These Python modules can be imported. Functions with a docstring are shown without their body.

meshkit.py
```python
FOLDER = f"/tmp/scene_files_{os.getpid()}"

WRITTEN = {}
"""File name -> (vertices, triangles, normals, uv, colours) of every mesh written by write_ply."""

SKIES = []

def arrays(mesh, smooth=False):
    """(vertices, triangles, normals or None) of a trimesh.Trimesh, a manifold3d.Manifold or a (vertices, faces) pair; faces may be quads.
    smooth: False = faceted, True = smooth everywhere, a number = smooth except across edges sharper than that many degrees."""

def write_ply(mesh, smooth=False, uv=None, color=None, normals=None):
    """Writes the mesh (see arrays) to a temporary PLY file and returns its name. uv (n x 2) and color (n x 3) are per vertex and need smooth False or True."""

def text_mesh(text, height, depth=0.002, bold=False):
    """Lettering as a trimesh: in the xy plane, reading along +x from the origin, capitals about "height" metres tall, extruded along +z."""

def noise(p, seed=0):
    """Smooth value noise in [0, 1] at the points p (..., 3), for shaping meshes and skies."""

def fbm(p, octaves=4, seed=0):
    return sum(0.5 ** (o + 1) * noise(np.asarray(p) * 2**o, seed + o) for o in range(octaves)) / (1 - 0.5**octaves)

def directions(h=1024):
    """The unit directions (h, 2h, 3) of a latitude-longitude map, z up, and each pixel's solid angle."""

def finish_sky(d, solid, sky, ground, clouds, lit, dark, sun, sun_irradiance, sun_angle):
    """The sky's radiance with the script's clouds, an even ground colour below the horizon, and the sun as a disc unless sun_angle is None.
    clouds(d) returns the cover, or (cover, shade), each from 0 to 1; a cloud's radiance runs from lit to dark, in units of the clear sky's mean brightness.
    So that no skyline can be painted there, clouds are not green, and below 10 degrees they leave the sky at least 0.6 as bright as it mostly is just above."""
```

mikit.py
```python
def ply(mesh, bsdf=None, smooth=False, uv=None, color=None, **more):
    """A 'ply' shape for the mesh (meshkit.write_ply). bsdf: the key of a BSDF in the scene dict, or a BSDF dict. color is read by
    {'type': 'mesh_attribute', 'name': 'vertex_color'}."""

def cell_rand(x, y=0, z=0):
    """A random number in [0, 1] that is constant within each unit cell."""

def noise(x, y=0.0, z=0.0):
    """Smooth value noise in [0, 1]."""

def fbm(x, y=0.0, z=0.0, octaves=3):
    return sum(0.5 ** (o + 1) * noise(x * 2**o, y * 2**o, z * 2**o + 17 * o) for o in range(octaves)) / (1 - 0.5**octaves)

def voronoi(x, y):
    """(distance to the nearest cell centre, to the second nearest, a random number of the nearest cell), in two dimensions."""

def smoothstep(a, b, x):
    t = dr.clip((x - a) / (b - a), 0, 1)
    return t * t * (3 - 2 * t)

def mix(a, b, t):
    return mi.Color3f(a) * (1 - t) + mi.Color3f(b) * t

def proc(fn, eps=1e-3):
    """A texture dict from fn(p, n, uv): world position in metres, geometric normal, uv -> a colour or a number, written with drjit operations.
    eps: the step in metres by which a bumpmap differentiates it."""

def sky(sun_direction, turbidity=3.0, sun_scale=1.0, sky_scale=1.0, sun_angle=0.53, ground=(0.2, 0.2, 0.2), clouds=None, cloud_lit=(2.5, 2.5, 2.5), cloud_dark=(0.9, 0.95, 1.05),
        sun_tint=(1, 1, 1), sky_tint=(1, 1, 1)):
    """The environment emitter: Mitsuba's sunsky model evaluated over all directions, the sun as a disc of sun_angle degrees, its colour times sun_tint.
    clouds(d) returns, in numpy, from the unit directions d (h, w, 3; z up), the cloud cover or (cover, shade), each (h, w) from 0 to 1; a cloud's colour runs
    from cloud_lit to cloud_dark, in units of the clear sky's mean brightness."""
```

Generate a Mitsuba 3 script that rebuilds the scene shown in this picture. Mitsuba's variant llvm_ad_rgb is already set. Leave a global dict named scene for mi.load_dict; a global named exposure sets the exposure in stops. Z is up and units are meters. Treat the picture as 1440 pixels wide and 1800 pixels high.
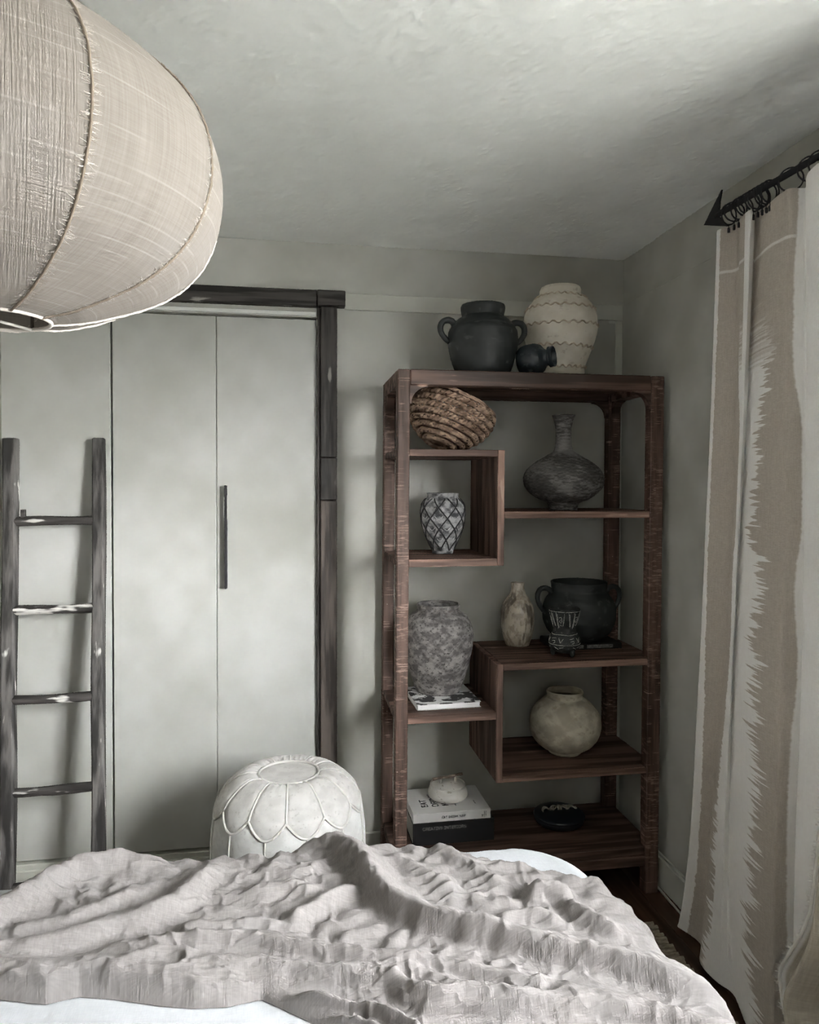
import math, numpy as np, trimesh, shapely, drjit as dr, mitsuba as mi, mikit, meshkit
import manifold3d as m3
from mikit import noise, fbm, voronoi, cell_rand, smoothstep, mix
from scipy import ndimage
from scipy.interpolate import CubicSpline, PchipInterpolator
from trimesh.util import concatenate as cat

T = mi.ScalarTransform4f
scene, labels = {}, {}
PI = math.pi

# ------------------------------------------------------------------ camera, sky, exposure
F, YAW, PITCH, ROLL, EYE = 1286.0, .1633, .0178, .002, np.array([0, 0, 1.4688])
fw = np.array([math.sin(YAW) * math.cos(PITCH), math.cos(YAW) * math.cos(PITCH), -math.sin(PITCH)])
rt = np.array([math.cos(YAW), -math.sin(YAW), 0.0])
up = np.cross(rt, fw)
up = up * math.cos(ROLL) - rt * math.sin(ROLL)
scene['camera'] = {'type': 'perspective', 'fov_axis': 'x', 'fov': math.degrees(2 * math.atan(720 / F)), 'near_clip': .02, 'far_clip': 200.0,
                   'principal_point_offset_y': 23 / 1800, 'to_world': T().look_at(origin=EYE.tolist(), target=(EYE + fw).tolist(), up=up.tolist())}


SUN = np.array([.555, -.80, .24])             # assumed veiled sun; sky glow added around it strengthens the window light
SUN /= np.linalg.norm(SUN)


def overcast(d):
    """Cloud all over, brightened around the assumed sun to add light through the window."""
    n = meshkit.fbm(d * 2.3 + 5, 4, 3)
    glow = np.exp(-(np.arccos(np.clip(d @ SUN, -1, 1)) / .52) ** 2)
    return np.full(n.shape, .97), np.clip(1 - glow + .25 * (n - .5), 0, 1)


scene['sky'] = mikit.sky(SUN, turbidity=6, sun_scale=0.0, sky_scale=1.0, ground=(.58, .58, .54), clouds=overcast, cloud_lit=(5.6, 5.7, 5.8), cloud_dark=(1.5, 1.51, 1.53))
exposure = 8.05

# ------------------------------------------------------------------ helpers


def add(key, mesh, mat, smooth=False, label=None, category=None, group=None, kind=None, parent=None, uv=None):
    if parent:
        key = parent + '__' + key
    base, n = key, 0
    while key in scene:
        n += 1
        key = f'{base}_{n:03d}'
    scene[key] = mikit.ply(mesh, 'mat_' + mat, smooth, uv=uv) if not isinstance(mesh, dict) else mesh
    tag(key, label, category, group, kind)
    return key


def tag(key, label=None, category=None, group=None, kind=None):
    d = {k: v for k, v in (('label', label), ('category', category), ('group', group), ('kind', kind)) if v}
    if d:
        labels[key] = {**labels.get(key, {}), **d}
    return key


def box(x0, x1, y0, y1, z0, z1, b=.002):
    b = min(b, .45 * (x1 - x0), .45 * (y1 - y0), .45 * (z1 - z0))
    if b <= 0:
        return trimesh.creation.box(bounds=[[x0, y0, z0], [x1, y1, z1]])
    P = []
    for X, sx in ((x0, 1), (x1, -1)):
        for Y, sy in ((y0, 1), (y1, -1)):
            for Z, sz in ((z0, 1), (z1, -1)):
                P += [(X, Y + sy * b, Z + sz * b), (X + sx * b, Y, Z + sz * b), (X + sx * b, Y + sy * b, Z)]
    return trimesh.convex.convex_hull(np.array(P))


def grid_faces(n, m, wrap=False):
    i, j = np.meshgrid(np.arange(n - 1), np.arange(m if wrap else m - 1), indexing='ij')
    a, b = i * m + j, i * m + (j + 1) % m
    c, d = (i + 1) * m + (j + 1) % m, (i + 1) * m + j
    return np.stack([a, b, c, d], -1).reshape(-1, 4)


def tri(v, q):
    q = np.asarray(q)
    return trimesh.Trimesh(np.asarray(v, float), np.vstack([q[:, [0, 1, 2]], q[:, [0, 2, 3]]]), process=False)


def curve(pts, n, closed=False):
    p = np.asarray(pts, float)
    if closed:
        p = np.vstack([p, p[:1]])
    d = np.r_[0, np.cumsum(np.linalg.norm(np.diff(p, axis=0), axis=1) + 1e-9)]
    c = CubicSpline(d, p, bc_type='periodic' if closed else 'not-a-knot' if len(p) > 3 else 'natural')
    return c(np.linspace(0, d[-1], n + 1)[:-1] if closed else np.linspace(0, d[-1], n))


def tube(pts, rad, sides=8, closed=False):
    p = np.asarray(pts, float)
    t = (np.roll(p, -1, 0) - np.roll(p, 1, 0)) if closed else np.gradient(p, axis=0)
    t /= np.linalg.norm(t, axis=1, keepdims=True) + 1e-12
    a = np.zeros_like(p)
    k = np.eye(3)[np.argmin(np.abs(t[0]))]
    for i in range(len(p)):
        k = k - t[i] * (k @ t[i])
        k /= np.linalg.norm(k) + 1e-12
        a[i] = k
    b = np.cross(t, a)
    an = np.arange(sides) * 2 * PI / sides
    r = np.broadcast_to(rad, (len(p),))[:, None, None]
    v = (p[:, None] + r * (np.cos(an)[None, :, None] * a[:, None] + np.sin(an)[None, :, None] * b[:, None])).reshape(-1, 3)
    n = len(p)
    if closed:
        i, j = np.meshgrid(np.arange(n), np.arange(sides), indexing='ij')
        q = np.stack([i * sides + j, i * sides + (j + 1) % sides, (i + 1) % n * sides + (j + 1) % sides, (i + 1) % n * sides + j], -1).reshape(-1, 4)
        return tri(v, q)
    m = tri(v, grid_faces(n, sides, True))
    caps = [[0, j + 1, j] for j in range(1, sides - 1)] + [[(n - 1) * sides, (n - 1) * sides + j, (n - 1) * sides + j + 1] for j in range(1, sides - 1)]
    return trimesh.Trimesh(m.vertices, np.vstack([m.faces, caps]), process=False)


def profile(pts, n=90):
    """A smooth curve through (r, z) points, none beyond them."""
    p = np.asarray(pts, float)
    d = np.r_[0, np.cumsum(np.linalg.norm(np.diff(p, axis=0), axis=1))]
    t = np.unique(np.r_[np.linspace(0, d[-1], n), d])
    return np.stack([PchipInterpolator(d, p[:, 0])(t), PchipInterpolator(d, p[:, 1])(t)], -1)


def lathe(prof, n=72, wob=None):
    """Surface of revolution about z, poles closed where r is 0. wob(a, r, z) gives an outward offset."""
    prof = np.asarray(prof, float)
    a = np.arange(n) * 2 * PI / n
    R, Z, A = np.repeat(prof[:, :1], n, 1), np.repeat(prof[:, 1:], n, 1), np.repeat(a[None], len(prof), 0)
    if wob is not None:
        R = R + np.where(R > 1e-6, wob(A, R, Z), 0)
    m = tri(np.stack([R * np.cos(A), R * np.sin(A), Z], -1).reshape(-1, 3), grid_faces(len(prof), n, True)[:, [0, 1, 2, 3]])
    return m


def vessel(outer, thick=.005, inner_floor=None, n=72, smooth_n=80, wob=None):
    """A hollow pot from its outer (r, z) profile, foot to lip."""
    o = profile(outer, smooth_n)
    i = o[::-1].copy()
    i[:, 0] = np.maximum(i[:, 0] - thick, 0)
    zf = o[0, 1] + .008
    i = i[i[:, 1] > zf]
    lip = np.array([[o[-1, 0] - thick * .2, o[-1, 1] + thick * .35], [o[-1, 0] - thick * .8, o[-1, 1] + thick * .35]])
    prof = np.vstack([[[0, o[0, 1]]], o, lip, i, [[0, zf]]])
    return lathe(prof, n, wob)


def put(mesh, loc=(0, 0, 0), rot=None):
    m = mesh.copy()
    if rot is not None:
        m.apply_transform(rot)
    m.apply_translation(loc)
    return m


def rotm(deg, axis):
    return trimesh.transformations.rotation_matrix(math.radians(deg), axis)


def wnoise(scale, amp, seed=0, octaves=3):
    return lambda A, R, Z: amp * (meshkit.fbm(np.stack([R * np.cos(A), R * np.sin(A), Z], -1) * scale + 31, octaves, seed) - .5)


# ------------------------------------------------------------------ materials
def mat(name, color=None, rough=.6, bump=None, bscale=1.0, spec=.35, eps=1e-3, **more):
    b = {'type': 'principled', 'base_color': {'type': 'rgb', 'value': list(color)} if isinstance(color, tuple) else mikit.proc(color), 'roughness': rough if not callable(rough) else mikit.proc(rough), 'specular': spec, **more}
    if bump is not None:
        b = {'type': 'bumpmap', 'scale': bscale, 'arbitrary': mikit.proc(bump, eps), 'bsdf': b}
    scene['mat_' + name] = {'type': 'twosided', 'bsdf': b}


def limewash(c0, c1, s=1.7):
    def f(p, n, uv):
        q = fbm(p.x * s + 3, p.y * s, p.z * s * .9, 4)
        g = fbm(p.x * 9, p.y * 9, p.z * 7 + 4, 3)
        return mix(c0, c1, smoothstep(.3, .72, q * .75 + g * .25))
    return f


def plaster(p, n, uv):
    return fbm(p.x * 85, p.y * 85, p.z * 85, 3) + .6 * fbm(p.x * 22, p.y * 22, p.z * 22 + 8, 2)


mat('wall', limewash((.36, .358, .318), (.50, .502, .475), 1.9), .85, plaster, .005, .2)
mat('ceiling', limewash((.60, .61, .585), (.72, .73, .71), 1.3), .88, spec=.2)
mat('door_paint', limewash((.33, .335, .307), (.445, .452, .44), 1.7), .6, lambda p, n, uv: fbm(p.x * 60, p.y * 60, p.z * 14, 2), .0006, .3)
mat('trim_paint', limewash((.42, .425, .38), (.50, .505, .465)), .6)
mat('track', (.62, .64, .62), .4)
mat('lining', (.22, .22, .21), .9)
mat('room', (.64, .61, .565), .9)


def plank_color(p, n, uv):
    g = fbm(p.x * 60, p.y * 3.5, p.z * 3, 4)
    t = cell_rand(dr.floor((p.x + 5) / .092), dr.floor((p.y + 9) / 1.1 + .37 * dr.floor((p.x + 5) / .092)))
    return mix((.020, .011, .008), (.085, .046, .029), dr.clip(g * .8 + t * .3 - .1, 0, 1))


mat('floorboard', plank_color, .42, lambda p, n, uv: fbm(p.x * 130, p.y * 7, p.z, 3), .0012)


def weathered(axis, dark, mid, chip, s=1.0, chipt=.68):
    """Old painted wood: streaks along the axis, flakes of pale paint."""
    def f(p, n, uv):
        x, y, z = p.x, p.y, p.z
        k = [55 * s, 55 * s, 55 * s]
        k[axis] = 4 * s
        g = fbm(x * k[0] + 2, y * k[1], z * k[2], 4)
        k2 = [26.0, 26.0, 26.0]
        k2[axis] = 9.0
        w = fbm(x * k2[0], y * k2[1] + 7, z * k2[2], 4)
        c = mix(dark, mid, smoothstep(.34, .7, g))
        return mix(c, chip, smoothstep(chipt, chipt + .06, w * .6 + g * .4) * .8)
    return f


def wood_bump(axis, s=1.0):
    def f(p, n, uv):
        k = [120 * s, 120 * s, 120 * s]
        k[axis] = 7 * s
        return fbm(p.x * k[0], p.y * k[1], p.z * k[2], 3)
    return f


mat('frame_black', weathered(2, (.012, .011, .010), (.055, .050, .046), (.28, .27, .25), 1.0, .66), .6, wood_bump(2), .004)
mat('frame_black_x', weathered(0, (.012, .011, .010), (.055, .050, .046), (.30, .29, .27), 1.0, .66), .6, wood_bump(0), .004)
mat('frame_brown', weathered(2, (.026, .021, .018), (.095, .079, .069), (.3, .27, .25), 1.0, .7), .6, wood_bump(2), .004)
mat('ladder', weathered(2, (.022, .021, .020), (.125, .119, .114), (.62, .61, .58), .8, .655), .65, wood_bump(2), .004)
mat('rung', weathered(0, (.014, .013, .012), (.065, .060, .057), (.66, .65, .62), .8, .60), .6, wood_bump(0), .003)


def post_color(p, n, uv):
    g = fbm(p.x * 70, p.y * 70, p.z * 5, 4)
    big = fbm(p.x * 6, p.y * 6, p.z * 5 + 3, 3)
    saw = noise(p.x * 9, p.y * 9, p.z * 260) * noise(p.x * 40, p.y * 40, p.z * 34 + 9)
    c = mix((.042, .026, .0205), (.128, .077, .060), smoothstep(.3, .72, g * .6 + big * .4))
    c = mix(c, (.29, .20, .165), smoothstep(.38, .66, saw) * .75)
    c = mix(c, (.27, .185, .15), smoothstep(.5, .8, fbm(p.x * 45, p.y * 45, p.z * 120, 3)) * smoothstep(.4, .7, fbm(p.x * 5, p.y * 5, p.z * 3 + 8, 2)) * .8)
    return mix(c, (.55, .48, .43), smoothstep(.925, .935, noise(p.x * 110, p.y * 110, p.z * 70 + 2) * .9 + .1 * g) * .8)


mat('shelf_post', post_color, .55, lambda p, n, uv: fbm(p.x * 120, p.y * 120, p.z * 8, 3) + .7 * noise(p.x * 9, p.y * 9, p.z * 260), .002)
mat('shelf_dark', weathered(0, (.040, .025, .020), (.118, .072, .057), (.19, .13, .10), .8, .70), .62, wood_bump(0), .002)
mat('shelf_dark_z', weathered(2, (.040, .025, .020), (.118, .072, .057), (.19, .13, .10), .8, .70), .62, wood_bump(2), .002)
mat('shelf_rim', weathered(0, (.042, .026, .0205), (.125, .075, .059), (.40, .27, .21), .7, .60), .5, wood_bump(0), .002)
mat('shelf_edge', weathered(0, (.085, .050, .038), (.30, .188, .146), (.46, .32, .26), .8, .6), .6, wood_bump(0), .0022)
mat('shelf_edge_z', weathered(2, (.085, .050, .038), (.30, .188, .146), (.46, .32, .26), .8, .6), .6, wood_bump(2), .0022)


def mottled(c0, c1, c2, s=25.0, t=.55, w=.12):
    def f(p, n, uv):
        a = fbm(p.x * s + 4, p.y * s, p.z * s, 4)
        b = fbm(p.x * s * 2.7, p.y * s * 2.7 + 9, p.z * s * 2.7, 4)
        return mix(mix(c0, c1, smoothstep(.3, .7, a)), c2, smoothstep(t, t + w, b))
    return f


def fine(s):
    return lambda p, n, uv: fbm(p.x * s, p.y * s, p.z * s, 3)


mat('black_clay', mottled((.013, .016, .016), (.026, .030, .030), (.05, .054, .052), 14, .62, .2), .5, fine(60), .0015, .45)
mat('jug_glaze', mottled((.010, .014, .017), (.020, .027, .032), (.04, .05, .05), 18, .62, .2), .3, fine(80), .001, .5)
mat('cream_clay', mottled((.68, .635, .55), (.77, .73, .65), (.58, .53, .45), 20, .64, .14), .9, fine(210), .003, .15)
mat('cream_trim', mottled((.44, .37, .28), (.62, .55, .46), (.34, .27, .19), 40, .6, .1), .9, fine(160), .002, .15)
mat('basket', mottled((.17, .108, .076), (.44, .315, .235), (.07, .042, .03), 45, .56, .14), .75, fine(300), .002, .2)


def bottle_color(p, n, uv):
    a = fbm(p.x * 11 + 3.4, p.y * 11 + 1, p.z * 13 + 2, 3)
    b = fbm(p.x * 80, p.y * 80, p.z * 170, 4)
    c = mix((.045, .043, .041), (.115, .11, .104), smoothstep(.25, .8, b * .7 + a * .3))
    return mix(c, mix((.10, .097, .092), (.23, .222, .214), b), smoothstep(.46, .72, a + .4 * (b - .5)))


mat('bottle_clay', bottle_color, .7, lambda p, n, uv: fbm(p.x * 60, p.y * 60, p.z * 140, 3), .004, .25)
mat('grey_clay', mottled((.11, .102, .10), (.29, .277, .268), (.075, .07, .068), 46, .50, .3), .85, fine(130), .003, .2)


def speck_color(p, n, uv):
    a = fbm(p.x * 70, p.y * 70, p.z * 40, 4)
    b = fbm(p.x * 60, p.y * 60, p.z * 7 + 6, 3)
    c = mix((.50, .45, .375), (.29, .245, .19), smoothstep(.38, .68, a))
    return mix(c, (.10, .078, .06), smoothstep(.58, .74, b) * .75)


mat('speckled_glaze', speck_color, .2, fine(40), .001, .55, clearcoat=.6, clearcoat_gloss=.85)
mat('moon_glaze', mottled((.38, .345, .275), (.55, .515, .43), (.40, .355, .275), 28, .50, .3), .55, fine(90), .0015, .3)


def lattice_color(p, n, uv):
    a = fbm(p.x * 55, p.y * 55, p.z * 55, 4)
    return mix((.05, .052, .055), (.33, .33, .335), smoothstep(.3, .68, a))


mat('lattice_cell', lattice_color, .75, fine(150), .002, .25)
mat('lattice_rope', (.028, .028, .030), .7)
mat('lattice_mark', mottled((.38, .38, .385), (.52, .52, .52), (.2, .2, .2), 60, .6, .1), .8)
mat('carved_dark', mottled((.012, .014, .014), (.028, .030, .030), (.06, .06, .058), 40, .62, .1), .55, fine(120), .002, .4)
mat('carved_line', (.30, .30, .28), .8)
mat('white_ceramic', mottled((.56, .535, .49), (.63, .61, .57), (.38, .35, .3), 30, .68, .08), .3, fine(90), .0006, .45)
mat('twig', mottled((.10, .075, .055), (.22, .17, .13), (.42, .37, .31), 45, .58, .1), .8)
mat('box_black', (.010, .013, .018), .32, fine(60), .0008, .5)
mat('box_rope', mottled((.34, .325, .28), (.46, .44, .38), (.2, .19, .16), 60, .6, .1), .85)


def art_cover(p, n, uv):
    a = fbm(p.x * 34 + 3, p.y * 48, p.z, 3)
    return mix((.05, .05, .052), (.62, .62, .63), smoothstep(.45, .53, a))


mat('art_cover', art_cover, .4)
mat('book_white', (.58, .57, .56), .45)
mat('paper', lambda p, n, uv: mix((.68, .68, .69), (.80, .80, .81), noise(p.x * 3, p.y * 3, p.z * 900)), .8)
mat('paper_dark', (.40, .39, .36), .8)
mat('book_black', (.014, .014, .015), .4)
mat('ink', (.016, .016, .017), .6)
mat('grey_ink', (.20, .20, .19), .6)
mat('label_grey', mottled((.10, .10, .10), (.17, .17, .165), (.05, .05, .05), 120, .6, .1), .7)


def boucle_bump(p, n, uv):
    return fbm(p.x * 190, p.y * 190, p.z * 190, 2)


mat('pouf', mottled((.39, .382, .368), (.45, .442, .428), (.345, .337, .32), 40, .62, .15), .9, boucle_bump, .004, .2, sheen=.3)
mat('pouf_smooth', mottled((.42, .42, .41), (.465, .465, .455), (.385, .382, .37), 40, .62, .15), .85, boucle_bump, .0012, .2, sheen=.2)
mat('piping', (.46, .452, .432), .8)


def lamp_color(p, n, uv):
    """uv: metres across a gore and metres down it."""
    u, v = uv.x, uv.y
    warp = noise(u * 900, v * 26) * .5 + noise(u * 420, v * 12 + 3) * .5
    weft = noise(u * 14, v * 1100) * .5 + noise(u * 30 + 5, v * 560) * .5
    blot = fbm(u * 9 + 7, v * 9, 0, 3)
    row = v / .0185 + .5 * noise(u * 5, v * 7)
    on = smoothstep(.40, .47, dr.abs(row - dr.floor(row) - .5)) * smoothstep(.42, .62, noise(u * 16, dr.floor(row + .5) * 7.3))
    c = mix((.27, .240, .211), (.385, .354, .322), dr.clip(.55 * warp + .45 * weft, 0, 1))
    c = mix(c, (.345, .322, .30), smoothstep(.45, .8, blot) * .5)
    return mix(c, (.50, .475, .44), on * .35)


scene['mat_lamp_linen'] = {'type': 'bumpmap', 'scale': .0012, 'arbitrary': mikit.proc(lambda p, n, uv: noise(uv.x * 900, uv.y * 26) + noise(uv.x * 14, uv.y * 1100), 4e-4),
                           'bsdf': {'type': 'principledthin', 'base_color': mikit.proc(lamp_color), 'roughness': .9, 'diff_trans': .5, 'eta': 1.25}}
mat('lamp_thread', (.66, .62, .57), .9)
mat('lamp_thread_dark', (.23, .19, .15), .9)
mat('wire_white', (.66, .64, .61), .5)
mat('wire_dark', (.05, .042, .036), .6)


def linen_color(c0, c1, c2):
    def f(p, n, uv):
        u, v = uv.x, uv.y
        a = noise(u * 900, v * 110) * .5 + noise(u * 110, v * 900) * .5
        b = fbm(u * 12, v * 12, 0, 3)
        return mix(mix(c0, c1, a), c2, smoothstep(.5, .75, b) * .35)
    return f


mat('duvet_linen', linen_color((.165, .153, .147), (.235, .222, .216), (.215, .207, .203)), .9, lambda p, n, uv: noise(uv.x * 900, uv.y * 110) + noise(uv.x * 110, uv.y * 900), .0008, .15, 4e-4, sheen=.25)
mat('coverlet', linen_color((.39, .405, .425), (.46, .475, .49), (.41, .425, .44)), .9, lambda p, n, uv: fbm(uv.x * 60, uv.y * 60, 0, 3), .002, .15, sheen=.2)
mat('mattress', (.6, .6, .58), .9)
mat('bed_wood', (.10, .07, .05), .6)

CN = 14.0  # curtain: uv.x counts the fold marks from the far edge, uv.y is height in metres


def curtain_color(p, n, uv):
    s, v = uv.x, uv.y
    tooth = noise(v * 135, 1.5) * .5 + noise(v * 290, 4.5) * .5 + .25 * (noise(v * 12, 7.5) - .5)
    slow = noise(v * 5, 9.0)

    def jag(e, sgn, amp):
        return smoothstep(-.06, .06, sgn * (s - e) + amp * (tooth - .5) + .5 * (slow - .5))
    white = smoothstep(1.02, .98, s + .14 * (tooth - .5) + .15 * smoothstep(1.5, .2, v) * -3.0)
    white = dr.maximum(white, jag(3.35, 1, .2 + 1.2 * smoothstep(.9, .2, v)) * jag(6.15, -1, 1.3) * smoothstep(2.05, 1.85, v + .2 * tooth))
    white = dr.maximum(white, smoothstep(3.45, 3.5, s) * smoothstep(4.75, 4.6, s))
    white = dr.maximum(white, jag(7.6, 1, .1))
    weave = noise(s * 160, v * 60) * .5 + noise(s * 14, v * 800) * .5
    tan = mix((.365, .322, .275), (.50, .455, .405), weave)
    wh = mix((.71, .695, .67), (.80, .79, .775), weave)
    seam = smoothstep(.006, .002, dr.abs(v - 2.105 + .004 * noise(s * 3, 2.0)))
    return mix(tan, wh, dr.clip(dr.maximum(white, seam * .6), 0, 1))


mat('curtain', curtain_color, .9, lambda p, n, uv: noise(uv.x * 14, uv.y * 520) + .5 * noise(uv.x * 90, uv.y * 50), .0016, .15, 6e-4, sheen=.2)


def curtain_b_color(p, n, uv):
    s, v = uv.x, uv.y
    tooth = noise(v * 130, 3.5) * .6 + noise(v * 270, 1.5) * .4
    weave = noise(s * 700, v * 60) * .5 + noise(s * 60, v * 800) * .5
    white = dr.maximum(smoothstep(.02, .012, s), smoothstep(.30, .34, s + .08 * (tooth - .5)) * smoothstep(.52, .48, s + .08 * (tooth - .5)))
    return mix(mix((.38, .34, .275), (.50, .46, .39), weave), mix((.66, .645, .62), (.76, .75, .735), weave), white)


mat('curtain_b', curtain_b_color, .9, lambda p, n, uv: noise(uv.x * 60, uv.y * 520), .0016, .15, 6e-4, sheen=.2)
mat('fringe', (.76, .74, .70), .9)
mat('iron', (.012, .012, .014), .5, fine(90), .001, .4)
mat('window_frame', (.6, .6, .57), .5)
scene['mat_pane'] = {'type': 'thindielectric', 'int_ior': 1.5}


def jute_color(p, n, uv):
    w = noise(p.x * 120, p.y * 420) * .6 + fbm(p.x * 40, p.y * 40, 0, 3) * .4
    return mix((.17, .14, .105), (.42, .365, .285), w)


mat('jute', jute_color, .95, fine(260), .003, .1)
mat('cable', (.40, .38, .34), .5)

# ------------------------------------------------------------------ room
D, X, H = 2.843, 1.359, 2.4          # back wall, right wall, ceiling
XL, YF = -2.3, -1.7                  # left wall, wall behind the camera
CL, CR, DT = -1.41, .1058, 2.115     # closet opening
st = dict(kind='structure')
back = [box(CR, X + .1, D, D + .12, 0, H, 0), box(XL - .1, CL, D, D + .12, 0, H, 0), box(CL, CR, D, D + .12, DT, H, 0)]
add('wall_back', cat(back), 'wall', label='back wall in mottled grey green plaster behind the shelf', **st)
add('closet_lining', cat([box(CL - .05, CR + .05, D + .6, D + .65, 0, H, 0), box(CL - .07, CL - .05, D + .12, D + .65, 0, H, 0), box(CR + .05, CR + .07, D + .12, D + .65, 0, H, 0)]), 'lining', parent='wall_back')
WY0, WY1, WZ0, WZ1 = -.40, .82, 1.10, 2.14  # the window, beyond the picture's right edge
add('wall_right', cat([box(X, X + .14, WY1, D + .12, 0, H, 0), box(X, X + .14, YF, WY0, 0, H, 0), box(X, X + .14, WY0, WY1, 0, WZ0, 0), box(X, X + .14, WY0, WY1, WZ1, H, 0)]), 'wall', label='right wall of mottled plaster beside the curtain', **st)
add('wall_left', box(XL - .1, XL, YF, D, 0, H, 0), 'room', **st)
add('wall_front', box(XL - .1, X + .14, YF - .1, YF, 0, H, 0), 'room', **st)
# the ceiling: a slab with uneven, hand-trowelled underside
gx, gy = np.meshgrid(np.r_[XL - .05, np.linspace(-1.3, -.72, 30), np.linspace(-.715, X + .05, 430)], np.r_[YF - .05, np.linspace(-.2, .9, 40), np.linspace(.905, D + .05, 400)], indexing='ij')
gp = np.stack([gx, gy, gx * 0], -1)
gz = H + .012 * (meshkit.fbm(gp * 2.2 + 7, 3, 5) - .5) - .0062 * np.clip(meshkit.fbm(gp * 72 + 3, 3, 6) - .40, 0, 1) * (gx > -.72) * (gy > .9)
cm = tri(np.stack([gx, gy, gz], -1).reshape(-1, 3), grid_faces(*gx.shape)[:, ::-1])
add('ceiling', cat([cm, box(XL - .1, X + .14, YF - .1, D + .7, H + .03, H + .12, 0)]), 'ceiling', smooth=True, label='textured grey plaster ceiling', **st)
add('floor', box(XL - .1, X + .14, YF - .1, D + .7, -.1, -.016, 0), 'floorboard', **st)
for i in range(41):
    x0 = -5 + .092 * (int((XL + 5) / .092) + i)
    if x0 + .09 > X or x0 < XL:
        continue
    off = (1 - (.37 * (int(round((x0 + 5) / .092))) % 1)) * 1.1
    ys = sorted({YF, D + .02} | {y for y in (np.arange(-3, 5) * 1.1 - 9 % 1.1 + off) if YF + .1 < y < D - .1})
    for a, b in zip(ys[:-1], ys[1:]):
        add('plank', box(x0, x0 + .0905, a, b - .0015, -.016, 0, .0012), 'floorboard', parent='floor')

# rail and corner stile on the back wall, panelling on the right wall, baseboards
add('trim_1', cat([box(.213, X, D - .012, D, 2.1474, 2.2094, .002), box(1.3225, X, D - .010, D, .11, 2.1474, .002), box(1.295, 1.3225, D - .004, D, 2.1474 - .012, 2.1474, .001)]), 'trim_paint', label='pale picture rail and corner board on the back wall', **st)
add('trim_2', box(X - .008, X, WY1 + .1, D, .1, 2.2094, .002), 'wall', label='smooth panelled lower part of the right wall', **st)
add('baseboard_back', cat([box(.19, X, D - .014, D, 0, .11, .004)]), 'trim_paint', **st)
add('baseboard_right', cat([box(X - .022, X - .008, WY1 + .1, D - .014, 0, .112, .004), box(X - .017, X - .008, WY1 + .1, D - .014, .112, .122, .002)]), 'trim_paint', label='painted baseboard along the right wall', **st)
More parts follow.
